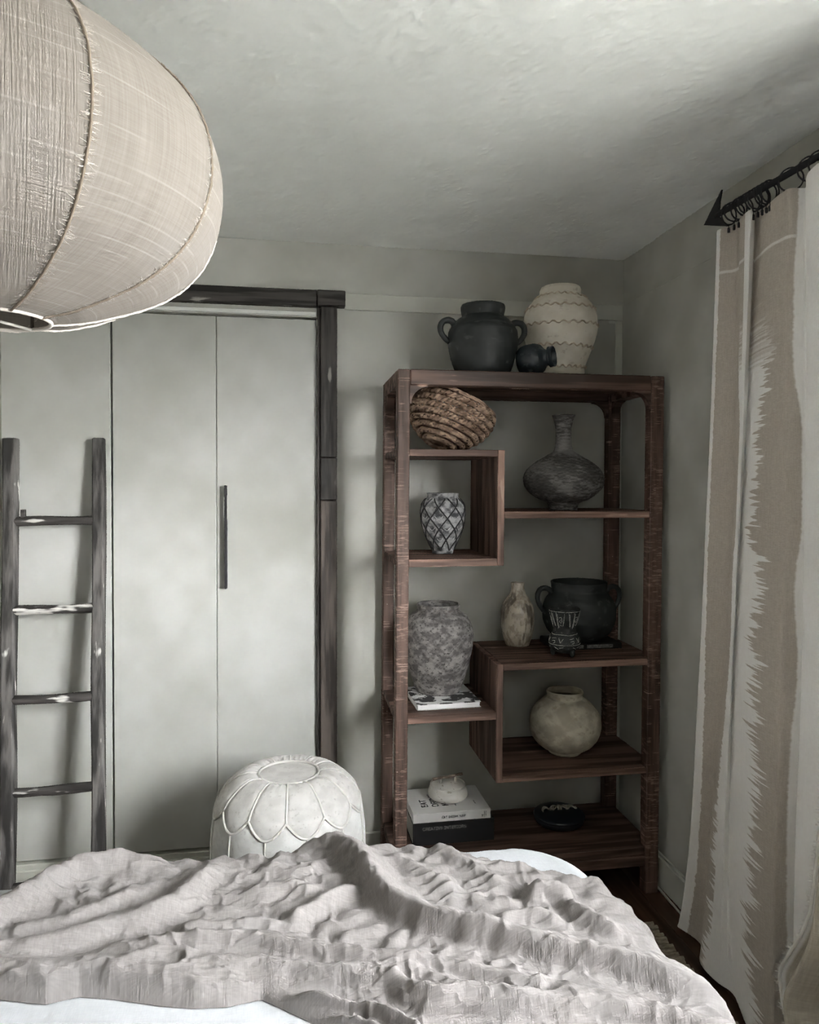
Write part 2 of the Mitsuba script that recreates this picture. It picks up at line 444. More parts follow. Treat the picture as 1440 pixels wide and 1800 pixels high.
# sill under the closet doors
add('baseboard_closet', cat([box(CL, CR + .01, D - .004, D + .05, 0, .082, .003), box(CL, CR + .01, D - .012, D + .02, 0, .062, .003)]), 'trim_paint', label='painted sill board below the closet doors', **st)

# black timber around the closet
t = 'trim_3'
tag(t, 'weathered black timber frame around the closet doors', kind='structure')
add('header_beam', box(CL - .08, .105, D - .035, D, 2.150, 2.2115, .003), 'frame_black_x', parent=t)
add('corner_block', box(.1065, .2129, D - .043, D, 2.152, 2.2110, .003), 'frame_black_x', parent=t)
for z0, z1, m_ in ((1.577, 2.1505, 'frame_black'), (1.4135, 1.5755, 'frame_black'), (0.0, 1.412, 'frame_brown')):
    add('post_board', box(.119, .1815, D - .036, D, z0, z1, .003), m_, parent=t, label='brown lower post board' if m_ == 'frame_brown' else None)
add('jamb', box(.1075, .1183, D - .022, D + .05, 0, 2.15, .002), 'frame_black', parent=t)
add('post_board', box(CL - .08, CL - .005, D - .036, D, 0, 2.15, .003), 'frame_black', parent=t)
add('trim_4', box(CL, CR - .002, D - .016, D + .03, 2.117, 2.1325, .002), 'track', label='narrow white sliding track under the black beam', **st)

# closet doors: two folding leaves each
DB, DTOP = .0935, 2.106


def leaf(x0, x1):
    return box(x0, x1, D + .001, D + .036, DB, DTOP, .002)


tag('door_1', 'folding closet door of two pale grey leaves with a black pull', kind='structure')
add('leaf', leaf(-.6420, -.2707), 'door_paint', parent='door_1')
add('leaf', leaf(-.2687, .1045), 'door_paint', parent='door_1')
hx = -.2345
hy = D + .001
grip = box(hx - .0045, hx + .0045, hy - .034, hy - .020, 1.081, 1.4695, .0015)
add('pull', cat([grip, box(hx - .004, hx + .004, hy - .024, hy, 1.081, 1.344, .001), box(hx - .004, hx + .004, hy - .024, hy, 1.428, 1.4695, .001)]), 'iron', parent='door_1__leaf_001', label='black slotted pull')
tag('door_2', 'folding closet door of two pale grey leaves behind the ladder', kind='structure')
add('leaf', leaf(-1.0242, -.6492), 'door_paint', parent='door_2')
add('leaf', leaf(CL + .003, -1.0262), 'door_paint', parent='door_2')


# the window itself
tag('window_1', 'wooden window in the right wall', kind='structure')
wf = [box(X + .03, X + .09, WY0, WY0 + .045, WZ0, WZ1, .004), box(X + .03, X + .09, WY1 - .045, WY1, WZ0, WZ1, .004), box(X + .03, X + .09, WY0, WY1, WZ0, WZ0 + .05, .004), box(X + .03, X + .09, WY0, WY1, WZ1 - .045, WZ1, .004)]
add('frame', cat(wf), 'window_frame', parent='window_1')
add('sill', box(X - .03, X + .1, WY0 - .03, WY1 + .03, WZ0 - .03, WZ0 + .003, .005), 'window_frame', parent='window_1')
add('pane', tri([[X + .06, WY0 + .04, WZ0 + .045], [X + .06, WY1 - .04, WZ0 + .045], [X + .06, WY1 - .04, WZ1 - .04], [X + .06, WY0 + .04, WZ1 - .04]], [[0, 1, 2, 3]]), 'pane', parent='window_1')

# ------------------------------------------------------------------ bed
BZ, BR, BCX, BCY, BRC = .585, .075, .63, 1.685, .11   # top, edge rounding, core rectangle (right, far), corner radius
BLX, BNY = -.98, -.3


def bed_surface(s, t_, up_=0.0):
    """Points on the made bed: the flat top, rolled over its edges and hanging beyond them."""
    q = np.stack([np.maximum(s - (BCX - BRC), 0) - np.maximum((BLX + BRC) - s, 0), np.maximum(t_ - (BCY - BRC), 0)], -1)
    l = np.linalg.norm(q, axis=-1)
    d = np.maximum(l - BRC, 0)
    n = q / np.maximum(l, 1e-9)[..., None]
    a = np.minimum(d / BR, PI / 2)
    hang = np.maximum(d - BR * PI / 2, 0)
    base = np.stack([s, t_], -1) - n * d[..., None]
    nrm = np.concatenate([n * np.sin(a)[..., None], np.cos(a)[..., None]], -1)
    c = np.concatenate([base, np.full(s.shape + (1,), BZ - BR)], -1)
    p = c + nrm * (BR + up_)[..., None]
    p[..., 2] -= hang
    return p


b = 'bed'
tag(b, 'low bed under white and grey linen in the foreground', 'bed')
add('mattress', box(BLX - .05, BCX + .05, BNY, BCY + .05, .27, .565, .05), 'mattress', parent=b)
add('base', box(BLX - .03, BCX + .03, BNY, BCY + .03, .16, .268, .01), 'bed_wood', parent=b)
for x in (BLX + .05, BCX - .05):
    for y in (BNY + .08, BCY - .08):
        add('leg', box(x - .03, x + .03, y - .03, y + .03, 0, .16, .004), 'bed_wood', parent=b)

s, t_ = np.meshgrid(np.linspace(BLX - .38, BCX + .40, 420), np.linspace(-.28, BCY + .42, 420), indexing='ij')
w = np.stack([s * 26, t_ * 9, s * 0], -1)
hgt = .006 * (meshkit.fbm(np.stack([s * 5, t_ * 5, s * 0], -1) + 11, 3, 2) - .5) + .0035 * (np.abs(meshkit.fbm(w + 3 * meshkit.noise(w * .2 + 4, 7)[..., None], 3, 4) - .5) * -2 + .3)
add('coverlet', tri(bed_surface(s, t_, hgt).reshape(-1, 3), grid_faces(420, 420)[:, ::-1]), 'coverlet', smooth=True, uv=np.stack([s, t_], -1).reshape(-1, 2),
    label='smooth white coverlet spread over the bed beneath the crumpled linen', category='bed cover')

# the crumpled linen throw: an outline on the bed, main folds as ridges, creases between them
OUT = [[-1.02, 1.40], [-.80, 1.44], [-.633, 1.509], [-.584, 1.596], [-.538, 1.657], [-.498, 1.705], [-.454, 1.745], [-.388, 1.765], [-.305, 1.765], [-.234, 1.745], [-.119, 1.755], [-.038, 1.75], [.015, 1.77], [.07, 1.77], [.151, 1.745], [.27, 1.715], [.36, 1.672], [.46, 1.61], [.55, 1.55], [.64, 1.50], [.78, 1.47], [1.0, 1.45], [1.0, .2], [.30, .2], [.28, .8], [.18, 1.02], [.097, 1.123]]
FRONT = [[.046, 1.17], [.01, 1.199], [-.027, 1.23], [-.046, 1.246], [-.102, 1.237], [-.158, 1.242], [-.215, 1.258], [-.293, 1.286], [-.352, 1.302], [-.403, 1.292], [-.482, 1.316], [-.563, 1.339], [-.75, 1.33], [-1.02, 1.31]]
poly = shapely.Polygon(1.013 * np.vstack([OUT, np.array(FRONT)])).buffer(.012).buffer(-.012)
# name: (points, height, width on its left, width on its right, weight of the ends)
RIDGES = [
    ([[-.80, 1.40], [-.598, 1.472], [-.571, 1.545], [-.533, 1.60], [-.486, 1.66], [-.439, 1.70], [-.375, 1.72], [-.277, 1.70]], .038, .045, .030),
    ([[-.144, 1.70], [-.221, 1.569], [-.296, 1.488], [-.369, 1.462], [-.427, 1.436], [-.522, 1.425], [-.7, 1.42]], .028, .026, .034),
    ([[.0, 1.76], [.068, 1.74], [.131, 1.69], [.165, 1.62], [.176, 1.55], [.198, 1.48], [.245, 1.407], [.313, 1.352], [.389, 1.304], [.463, 1.263], [.54, 1.215], [.624, 1.167], [.69, 1.107], [.74, 1.06]], .050, .045, .019),
    ([[-.404, 1.358], [-.366, 1.392], [-.267, 1.393], [-.157, 1.401], [-.009, 1.368], [.068, 1.33], [.212, 1.274], [.332, 1.217], [.418, 1.168], [.527, 1.117], [.622, 1.071], [.72, 1.0]], .026, .026, .017),
    ([[-.50, 1.24], [-.394, 1.262], [-.328, 1.3], [-.269, 1.349], [-.233, 1.365], [-.159, 1.331], [-.059, 1.315], [.041, 1.283], [.207, 1.244], [.318, 1.165], [.404, 1.129], [.5, 1.05]], .026, .020, .024),
    ([[.011, 1.257], [.089, 1.267], [.165, 1.232], [.234, 1.178], [.316, 1.157], [.453, 1.128], [.551, 1.085], [.646, 1.046], [.74, .98]], .032, .016, .020),
    ([[-.02, 1.236], [.015, 1.216], [.084, 1.185], [.127, 1.158], [.186, 1.117], [.26, 1.0]], .024, .010, .008),
    ([[-.03, 1.226], [.0, 1.2], [.06, 1.165], [.117, 1.128], [.16, 1.09]], .020, .009, .008),
    ([[-.05, 1.216], [.0, 1.18], [.05, 1.147], [.09, 1.113], [.14, 1.05]], .017, .010, .008),
    ([[.50, 1.42], [.515, 1.465], [.55, 1.455], [.585, 1.44]], .034, .016, .026),
    ([[.573, 1.425], [.562, 1.385], [.585, 1.34], [.62, 1.28]], .028, .022, .016),
    ([[.40, 1.34], [.433, 1.37], [.479, 1.373], [.515, 1.33]], .024, .018, .014),
    ([[.28, 1.36], [.305, 1.378], [.343, 1.393], [.384, 1.365]], .020, .016, .014),
    ([[-.092, 1.548], [-.011, 1.569], [.06, 1.534]], .014, .02, .014),
    ([[.0, 1.43], [.012, 1.448], [.058, 1.481], [.107, 1.516], [.156, 1.53]], .020, .02, .014),
    ([[-.223, 1.429], [-.119, 1.45], [.012, 1.419]], .014, .018, .012),
    ([[.22, 1.68], [.245, 1.637], [.308, 1.552], [.342, 1.478]], .014, .02, .02),
    ([[.36, 1.71], [.38, 1.63], [.43, 1.55], [.45, 1.48]], .012, .016, .02),
    ([[-.167, 1.34], [-.171, 1.29], [-.151, 1.25]], .012, .014, .016),
    ([[-.47, 1.40], [-.42, 1.34], [-.40, 1.30]], .014, .016, .016),
    ([[-.30, 1.62], [-.36, 1.56], [-.45, 1.51], [-.56, 1.49]], .018, .018, .02),
    ([[-.05, 1.66], [.02, 1.63], [.07, 1.64]], .014, .02, .016),
    ([[.60, 1.25], [.66, 1.20], [.72, 1.18]], .018, .016, .014),
    ([[-1.0, 1.37], [-.563, 1.392], [-.482, 1.369], [-.403, 1.345], [-.352, 1.355], [-.293, 1.337], [-.215, 1.308], [-.158, 1.292], [-.102, 1.287], [-.04, 1.29]], .030, .035, .030),
]


def ridge(P, pts, h, wl, wr):
    c = curve(pts, 24)
    best = np.full(len(P), 9.0)
    side, par = np.zeros(len(P)), np.zeros(len(P))
    for i in range(len(c) - 1):
        a, d = c[i], c[i + 1] - c[i]
        tt = np.clip(((P - a) @ d) / (d @ d), 0, 1)
        r = P - a - tt[:, None] * d
        q = np.linalg.norm(r, axis=1)
        m = q < best
        best[m], side[m], par[m] = q[m], (d[0] * r[:, 1] - d[1] * r[:, 0])[m], ((i + tt) / (len(c) - 1))[m]
    wd = np.where(side > 0, wl, wr)
    e = np.minimum(1, np.minimum(par, 1 - par) / .18 + .12)
    return h * e * np.exp(-np.abs(best / wd) ** 1.7)


# the cloth is then let down on the bed: it holds a little more length than the folds need, so it puckers as it settles
HX, BEND = .0058, .07
xs_, ys_ = np.arange(-1.0, .985, HX), np.arange(.90, 1.80, HX)
gs, gt = np.meshgrid(xs_, ys_, indexing='ij')
P2 = np.stack([gs, gt], -1).reshape(-1, 2)
wob = np.stack([meshkit.fbm(np.c_[P2 * 9, P2[:, :1] * 0] + 3, 3, 21), meshkit.fbm(np.c_[P2 * 9, P2[:, :1] * 0] + 50, 3, 22)], -1) - .5
acc = np.zeros(len(P2))
for pts, h, wl, wr in RIDGES:
    acc += ridge(P2 + .03 * wob, pts, h, wl, wr) ** 2.2
acc = (acc ** (1 / 2.2)).reshape(gs.shape)
n3 = lambda f, sd: meshkit.noise(np.c_[P2[:, 0] * f * .7, P2[:, 1] * f * 1.2, P2[:, 0] * 0 + sd], sd).reshape(gs.shape) - .5
X0 = np.stack([gs, gt, .012 + acc], -1)
loose = .35 + 1.1 * meshkit.noise(np.c_[P2 * 4.5, P2[:, :1] * 0] + 8, 36).reshape(gs.shape)


def seglen(A, sa, sb):
    return np.linalg.norm(A[sb] - A[sa], axis=-1)


S = slice
ca, cb = (np.clip(1.9 * (meshkit.noise(np.c_[P2 * f_, P2[:, :1] * 0 + sd], sd).reshape(gs.shape) - .28), 0, 1) for f_, sd in ((8.0, 36), (9.0, 38)))
slack = 1 - .85 * np.clip(acc / .022, 0, 1)
CX, CY = (.016 + .055 * ca) * slack, (.020 + .055 * cb) * slack
PAIRS = [((S(None, -1), S(None)), (S(1, None), S(None)), CX), ((S(None), S(None, -1)), (S(None), S(1, None)), CY), ((S(None, -1), S(None, -1)), (S(1, None), S(1, None)), .5 * (CX + CY)), ((S(None, -1), S(1, None)), (S(1, None), S(None, -1)), .5 * (CX + CY))]
REST = [seglen(X0, a, b) * (1 + .5 * (c[a] + c[b])) for a, b, c in PAIRS]
POS = X0.copy()
POS[..., 2] += .022 * n3(14, 31) + .016 * n3(30, 32) + .007 * n3(62, 33)
POS[..., :2] += .0006 * np.random.default_rng(3).normal(size=POS[..., :2].shape)
OLD = POS.copy()
G_ = -.000010


def lap(P):
    B = np.zeros_like(P)
    B[1:-1, 1:-1] = .25 * (P[2:, 1:-1] + P[:-2, 1:-1] + P[1:-1, 2:] + P[1:-1, :-2]) - P[1:-1, 1:-1]
    return B


def relax(P, a, b, rest, k):
    """Half of the pairs at a time, by parity, so that a particle moves once per pass."""
    ax = 0 if (a[0] != S(None)) else 1
    d = P[b] - P[a]
    l = np.linalg.norm(d, axis=-1) + 1e-12
    c = (k * .5 * (l - rest) / l)[..., None] * d
    D_ = np.zeros_like(P)
    D_[a] += c
    D_[b] -= c
    return D_


for it in range(110):
    V_ = (POS - OLD) * .90
    OLD = POS.copy()
    POS = POS + V_
    POS[..., 2] += G_
    for sub in range(3):
        D_ = sum(relax(POS, a, b, r, .42) for (a, b, _), r in zip(PAIRS, REST))
        # bending: the biharmonic, which spares long folds and forbids short ones
        POS = POS + D_
        for kk in range(2):
            B_ = lap(lap(POS))
            POS = POS - BEND * B_
    low = POS[..., 2] < .004
    POS[..., 2] = np.maximum(POS[..., 2], .004)
    POS[low, :2] = .3 * POS[low, :2] + .7 * OLD[low, :2]
    POS[..., :2] += .01 * (X0[..., :2] - POS[..., :2])
    POS[..., 2] += .004 * (X0[..., 2] - POS[..., 2])
    POS[[0, -1]] = X0[[0, -1]]
    POS[:, [0, -1]] = X0[:, [0, -1]]

POS = POS - X0 * [1, 1, 0]
NS, NT = 2 * POS.shape[0] + 40, 2 * POS.shape[1] + 40
POS = np.stack([ndimage.zoom(POS[..., i], (NS / POS.shape[0], NT / POS.shape[1]), order=3, mode='nearest', grid_mode=False) for i in range(3)], -1)
gs, gt = np.meshgrid(np.linspace(xs_[0], xs_[-1], NS), np.linspace(ys_[0], ys_[-1], NT), indexing='ij')
P2 = np.stack([gs, gt], -1).reshape(-1, 2)
ins = shapely.contains_xy(poly, P2[:, 0], P2[:, 1])
dist = shapely.distance(shapely.points(P2), poly.exterior).reshape(NS, NT)
rim = np.sqrt(np.clip(1 - (1 - np.clip(dist / .018, 0, 1)) ** 2, 0, 1))
wob = np.stack([meshkit.fbm(np.c_[P2 * 9, P2[:, :1] * 0] + q, 3, 21) for q in (3, 50)], -1) - .5


def crease(f, seed, sx=.8, sy=1.25):
    w_ = np.c_[P2[:, 0] * f * sx + 2.2 * wob[:, 0], P2[:, 1] * f * sy + 2.2 * wob[:, 1], P2[:, 0] * 0 + seed]
    return 1 - 2 * np.abs(meshkit.noise(w_, seed) - .5)


loose = .35 + 1.2 * meshkit.noise(np.c_[P2 * 5, P2[:, :1] * 0] + 8, 36)
fine_ = (loose * (.0050 * crease(16, 31) ** 2 + .0062 * crease(30, 32) ** 2 + .0030 * crease(62, 33) ** 2) + .0016 * meshkit.noise(np.c_[P2 * 120, P2[:, :1] * 0], 35)).reshape(NS, NT)
hh = np.where(ins.reshape(NS, NT), rim * (1.15 * POS[..., 2] + .004 + fine_), 0) + .003
# lean: tall folds sag towards the near side
lean = .45 * np.maximum(hh - .03, 0)
quads = grid_faces(NS, NT)[:, ::-1]
keep = ins[quads].any(1)
quads = quads[keep]
edge = np.unique(quads[~ins[quads]]) if (~ins[quads]).any() else np.array([], int)
near = shapely.get_coordinates(shapely.line_interpolate_point(poly.exterior, shapely.line_locate_point(poly.exterior, shapely.points(P2[edge]))))
P2s = P2.copy()
P2s[edge] = near
fr = np.clip(dist / .05, 0, 1).ravel()
V = bed_surface(P2s[:, 0] + fr * POS[..., 0].ravel(), P2s[:, 1] + fr * POS[..., 1].ravel() - lean.ravel(), hh.ravel())
used, inv = np.unique(quads, return_inverse=True)
throw = tri(V[used], inv.reshape(-1, 4))
add('linen_throw', throw, 'duvet_linen', smooth=True, uv=P2[used], label='crumpled greyish mauve linen cover heaped in folds across the bed', category='blanket')

# ------------------------------------------------------------------ open shelf
SX = .0052                      # the whole piece has racked a little to the right
YB0, YB1 = 2.4346, 2.827
HT = 1.8628


def shear(m):
    m = m.copy()
    m.vertices[:, 0] += SX * (m.vertices[:, 2] - 1.0)
    return m


s_ = 'display_shelf'
tag(s_, 'tall open wooden display shelf with staggered boxes standing in the corner', 'shelf')
PX0, PX1, PX2, PX3 = .3566, .3985, 1.2690, 1.3190   # posts at z = 1
for x0, x1, y0, y1 in ((PX0, PX1, YB0, YB0 + .046), (PX2, PX3, YB0, YB0 + .046), (PX0, PX1, YB1 - .046, YB1), (PX2, PX3, YB1 - .046, YB1)):
    add('post', shear(box(x0, x1, y0, y1, 0, HT - .001, .003)), 'shelf_post', parent=s_, label='red-brown sawn front post' if (x0, y0) == (PX0, YB0) else None)


def sbox(*a, b=.002):
    return shear(box(*a, b))


ZT = 1.808
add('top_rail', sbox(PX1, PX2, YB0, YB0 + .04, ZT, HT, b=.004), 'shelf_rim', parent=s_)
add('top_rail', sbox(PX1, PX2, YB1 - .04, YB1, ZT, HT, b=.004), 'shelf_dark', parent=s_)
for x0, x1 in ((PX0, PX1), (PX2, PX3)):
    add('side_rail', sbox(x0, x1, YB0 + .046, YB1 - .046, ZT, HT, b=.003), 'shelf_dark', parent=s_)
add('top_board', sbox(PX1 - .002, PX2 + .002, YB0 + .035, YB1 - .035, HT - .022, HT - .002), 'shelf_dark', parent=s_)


def bracket(l, th):
    """A concave corner bracket in the xz plane, corner at the origin, arms along +x and -z."""
    a = np.linspace(PI / 2, PI, 9)
    p = [(0, 0), (l, 0), (l, -.006)] + [(l + (l - .006) * math.cos(q), -l + (l - .006) * math.sin(q)) for q in a] + [(0, -l)]
    return put(trimesh.creation.extrude_polygon(shapely.Polygon(p).buffer(0), th, engine='earcut'), rot=rotm(90, [1, 0, 0]))


bk = bracket(.062, .03)
flip = bk.copy()
flip.vertices[:, 0] *= -1
flip.invert()
turn = put(bk, rot=rotm(90, [0, 0, 1]))
turn_b = turn.copy()
turn_b.vertices[:, 1] *= -1
turn_b.invert()
for y in (YB0 + .034, YB1 - .008):
    add('bracket', shear(put(bk, (PX1 - .001, y, ZT + .001))), 'shelf_rim' if y < 2.6 else 'shelf_dark', parent=s_)
    add('bracket', shear(put(flip, (PX2 + .001, y, ZT + .001))), 'shelf_dark', parent=s_)
for x in (PX0 + .006, PX2 + .010):
    add('bracket', shear(put(turn, (x, YB0 + .045, ZT + .001))), 'shelf_dark', parent=s_)
    add('bracket', shear(put(turn_b, (x, YB1 - .045, ZT + .001))), 'shelf_dark', parent=s_)

IY0 = YB0 + .012                # boards start behind their lighter lipping


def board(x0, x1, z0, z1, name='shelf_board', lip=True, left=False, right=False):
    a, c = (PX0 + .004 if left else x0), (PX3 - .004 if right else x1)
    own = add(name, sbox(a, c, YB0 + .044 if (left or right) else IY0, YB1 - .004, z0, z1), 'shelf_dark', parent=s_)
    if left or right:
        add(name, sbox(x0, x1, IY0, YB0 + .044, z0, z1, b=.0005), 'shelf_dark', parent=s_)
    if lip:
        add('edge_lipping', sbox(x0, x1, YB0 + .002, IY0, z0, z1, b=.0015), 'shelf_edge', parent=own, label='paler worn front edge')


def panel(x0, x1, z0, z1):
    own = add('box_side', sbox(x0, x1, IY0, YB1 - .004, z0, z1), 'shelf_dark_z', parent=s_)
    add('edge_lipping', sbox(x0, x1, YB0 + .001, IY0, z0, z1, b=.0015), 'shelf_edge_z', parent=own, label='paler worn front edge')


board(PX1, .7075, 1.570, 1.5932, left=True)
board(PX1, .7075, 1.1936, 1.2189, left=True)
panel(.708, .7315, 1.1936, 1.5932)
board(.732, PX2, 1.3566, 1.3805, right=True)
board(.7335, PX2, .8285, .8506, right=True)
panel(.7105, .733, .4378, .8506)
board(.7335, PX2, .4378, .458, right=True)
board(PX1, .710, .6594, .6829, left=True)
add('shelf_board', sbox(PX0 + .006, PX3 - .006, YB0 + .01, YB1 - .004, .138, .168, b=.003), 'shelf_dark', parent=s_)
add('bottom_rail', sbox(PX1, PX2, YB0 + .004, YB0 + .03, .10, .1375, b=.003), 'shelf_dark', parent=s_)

# ------------------------------------------------------------------ things on the shelf
ZTOP = HT


def handle(p, r, sides=10, n=26):
    return tube(curve(p, n), r, sides)


# two-handled black pot on top
k = tag('handled_pot', 'matt black two-handled clay pot on top of the shelf, left of the cream vase', 'pot')
grooves = lambda A, R, Z: -.0022 * np.exp(-((Z - 2.052) / .0018) ** 2) - .0022 * np.exp(-((Z - 2.037) / .0018) ** 2) + wnoise(18, .004, 3)(A, R, Z)
add('body', put(vessel([(.088, ZTOP + .001), (.098, 1.878), (.109, 1.905), (.1182, 1.9395), (.1263, 1.9804), (.1253, 2.0171), (.1141, 2.0416), (.093, 2.065), (.0755, 2.079), (.0775, 2.093), (.080, 2.108), (.0785, 2.116)], .006, wob=grooves, smooth_n=110), (.6903, 2.57, 0)), 'black_clay', True, parent=k)
for sg in (-1, 1):
    add('handle', put(handle([[sg * .106, 0, 2.046], [sg * .128, 0, 2.062], [sg * .150, 0, 2.052], [sg * .156, 0, 2.026], [sg * .142, 0, 2.000], [sg * .123, 0, 1.983]], np.linspace(.012, .0095, 26)), (.6903, 2.57, 0)), 'black_clay', True, parent=k)
# small jug lying on its side
jug = vessel([(.028, -.062), (.048, -.052), (.057, -.025), (.057, .0), (.048, .024), (.030, .040), (.027, .047), (.034, .058), (.037, .068)], .005, n=56, smooth_n=60)
rj = trimesh.transformations.concatenate_matrices(rotm(-36, [0, 0, 1]), rotm(84, [0, 1, 0]))
k = tag('tipped_jug', 'small glossy black jug lying on its side on the shelf top', 'jug')
add('body', put(jug, (.868, 2.515, ZTOP + .058), rj), 'jug_glaze', True, parent=k)
ringj = tube(np.c_[.0335 * np.cos(np.linspace(0, 2 * PI, 40, endpoint=False)), .0335 * np.sin(np.linspace(0, 2 * PI, 40, endpoint=False)), np.full(40, .054)], .0035, 8, True)
add('neck_band', put(ringj, (.868, 2.515, ZTOP + .058), rj), 'jug_glaze', True, parent=k)
# cream vase with wavy bands
k = tag('banded_vase', 'large cream clay vase with wavy applied bands on top of the shelf', 'vase')
cv = [(.088, ZTOP + .001), (.0914, 1.885), (.0950, 1.925), (.1145, 1.9799), (.1313, 2.0233), (.1397, 2.0666), (.1386, 2.1057), (.1271, 2.1425), (.1061, 2.172), (.086, 2.190), (.0785, 2.198), (.0785, 2.214), (.074, 2.224)]
add('body', put(vessel(cv, .007, wob=wnoise(25, .0035, 9)), (1.0248, 2.68, 0)), 'cream_clay', True, parent=k)
cvp = profile(cv, 200)
for zc, ph in ((2.184, 0), (2.137, 1), (2.072, 2), (1.992, .5), (1.917, 1.6)):
    a = np.linspace(0, 2 * PI, 220, endpoint=False)
    z = zc + .0042 * np.sin(a * 24 + ph) + .003 * np.sin(a * 2 + ph)
    r = np.interp(z, cvp[:, 1], cvp[:, 0]) + .002 + .0015 * np.sin(a * 24 + ph + .6)
    add('wavy_band', put(tube(np.c_[r * np.cos(a), r * np.sin(a), z], .0032, 6, True), (1.0248, 2.68, 0)), 'cream_trim', True, parent=k)

# coiled basket bowl, tipped to the right
k = tag('basket', 'brown twisted rope basket bowl tilted on the upper left shelf', 'basket')
turns, per = 8, 170
th = np.linspace(0, 2 * PI * turns, turns * per)
f = th / th[-1]
rr = .03 + .128 * np.sin(np.clip(f * 1.06, 0, 1) * PI / 2) ** .85
zz = .150 * f ** 1.25
path = np.stack([rr * np.cos(th), rr * np.sin(th), zz], -1)
nr = np.stack([np.cos(th), np.sin(th), th * 0], -1)
strands = []
for ph in (0, PI):
    tw = 58 * th / 2 + ph
    off = .0060 * (np.cos(tw)[:, None] * nr + np.sin(tw)[:, None] * np.array([0, 0, 1.0]))
    strands.append(tube(path + off, .0072 + .0011 * np.sin(tw * 1.7), 6))
rb = trimesh.transformations.concatenate_matrices(rotm(24, [0, 1, 0]), rotm(-6, [1, 0, 0]))
base_b = lathe([(0, .001), (.035, 0), (.04, .012), (.0, .013)], 40)
BL = (.528, 2.60, 1.5932 + .0145)
body_b = cat([put(x, (0, 0, 0), rb) for x in strands])
dz = 1.5935 - (body_b.vertices[:, 2].min())
add('coil', put(body_b, (.532, 2.615, dz)), 'basket', True, parent=k)
add('base', put(base_b, (.532, 2.615, dz), rb), 'basket', True, parent=k)
a = np.linspace(0, 2 * PI, 80, endpoint=False)
for q, z in ((.160, .160), (.1605, .1665)):
    add('rim_wrap', put(tube(np.stack([q * np.cos(a), q * np.sin(a), z + .0015 * np.sin(9 * a)], -1), .004, 6, True), (.532, 2.615, dz), rb), 'basket', True, parent=k)

# bottle vase
k = tag('bottle_vase', 'dark bottle vase with flaking grey patches and a slim neck on the upper right shelf', 'vase')
bv = [(.052, 1.381), (.054, 1.396), (.060, 1.408), (.0877, 1.4187), (.1248, 1.4444), (.1454, 1.4744), (.1474, 1.5002), (.1372, 1.5259), (.1083, 1.5537), (.060, 1.583), (.036, 1.600), (.0295, 1.6286), (.0285, 1.6671), (.0330, 1.7034), (.0425, 1.7290)]
add('body', put(vessel(bv, .005, wob=wnoise(22, .004, 12), smooth_n=120, n=90), (1.0, 2.575, 0)), 'bottle_clay', True, parent=k)

# lattice vase
k = tag('lattice_vase', 'grey stone vase with raised diamond lattice inside the upper box', 'vase')
lv = [(.038, 1.2195), (.040, 1.2300), (.0463, 1.2455), (.061, 1.2772), (.0757, 1.3195), (.082, 1.3617), (.0805, 1.3934), (.068, 1.4166), (.0585, 1.4270), (.0570, 1.4340), (.0600, 1.4420)]
lvp = profile(lv, 160)


def lat_w(A, R, Z):
    f = np.clip((Z - 1.232) / .19, 0, 1)
    d = np.minimum(np.abs(((A * 8 / (2 * PI) + f * 2.4) % 1) - .5), np.abs(((A * 8 / (2 * PI) - f * 2.4) % 1) - .5))
    return -.004 * np.clip((d - .06) / .3, 0, 1) * ((f > .01) & (f < .99)) + wnoise(60, .003, 14)(A, R, Z)


LV = (.5626, 2.655, 0)
add('body', put(vessel(lv, .005, wob=lat_w, n=150, smooth_n=120), LV), 'lattice_cell', True, parent=k)
fz = np.linspace(.0, 1, 40)
for j in range(8):
    for sg in (-1, 1):
        z = 1.232 + .19 * fz
        a = 2 * PI / 8 * (j + .5 + sg * fz * 2.4) * 1.0
        r = np.interp(z, lvp[:, 1], lvp[:, 0]) + .0005
        add('lattice_rope', put(tube(np.c_[r * np.cos(a), r * np.sin(a), z], .0026, 6), LV), 'lattice_rope', True, parent=k)
for j in range(8):
    for row in range(4):
        fc = .21 * (row + .35) + .035
        ac = 2 * PI / 8 * (j + (.5 if row % 2 else 0))
        q = np.linspace(0, 2 * PI, 22, endpoint=False)
        ff = fc + .13 * np.sin(q)
        z = 1.232 + .19 * ff
        a = ac + .23 * np.sign(np.cos(q)) * np.abs(np.cos(q)) ** 1.3
        if z.min() < 1.2345 or z.max() > 1.419:
            continue
        r = np.interp(z, lvp[:, 1], lvp[:, 0]) - .0022
        add('diamond_outline', put(tube(np.c_[r * np.cos(a), r * np.sin(a), z], .0014, 5, True), LV), 'lattice_mark', True, parent=k)

# grey jar standing on a white book
k = tag('art_book', 'hardback with a blurred black and white cover lying under the large grey jar', 'book')
ang = rotm(2.0, [0, 0, 1])
BC = (.553, 2.625, .6829)
hw, hd = .116, .118
add('cover', put(box(-hw, hw, -hd, hd, .0185, .0212, .0008), BC, ang), 'art_cover', parent=k)
add('cover', put(box(-hw, hw, -hd, hd, 0.0003, .0028, .0008), BC, ang), 'book_white', parent=k)
add('pages', put(box(-hw + .003, hw - .004, -hd + .003, hd - .001, .0027, .0186, .0005), BC, ang), 'paper', parent=k)
gj = [(.079, .7045), (.0815, .7070), (.0875, .7215), (.0996, .7560), (.1186, .8200), (.1290, .8820), (.1310, .9233), (.1250, .9554), (.1030, .9890), (.0800, 1.0045), (.0770, 1.0110), (.0810, 1.0190), (.0805, 1.0280)]
add('weathered_jar', put(vessel(gj, .007, wob=wnoise(20, .006, 17), n=96), (.5496, 2.672, 0)), 'grey_clay', True, label='big weathered grey clay jar standing on the flat book', category='jar')

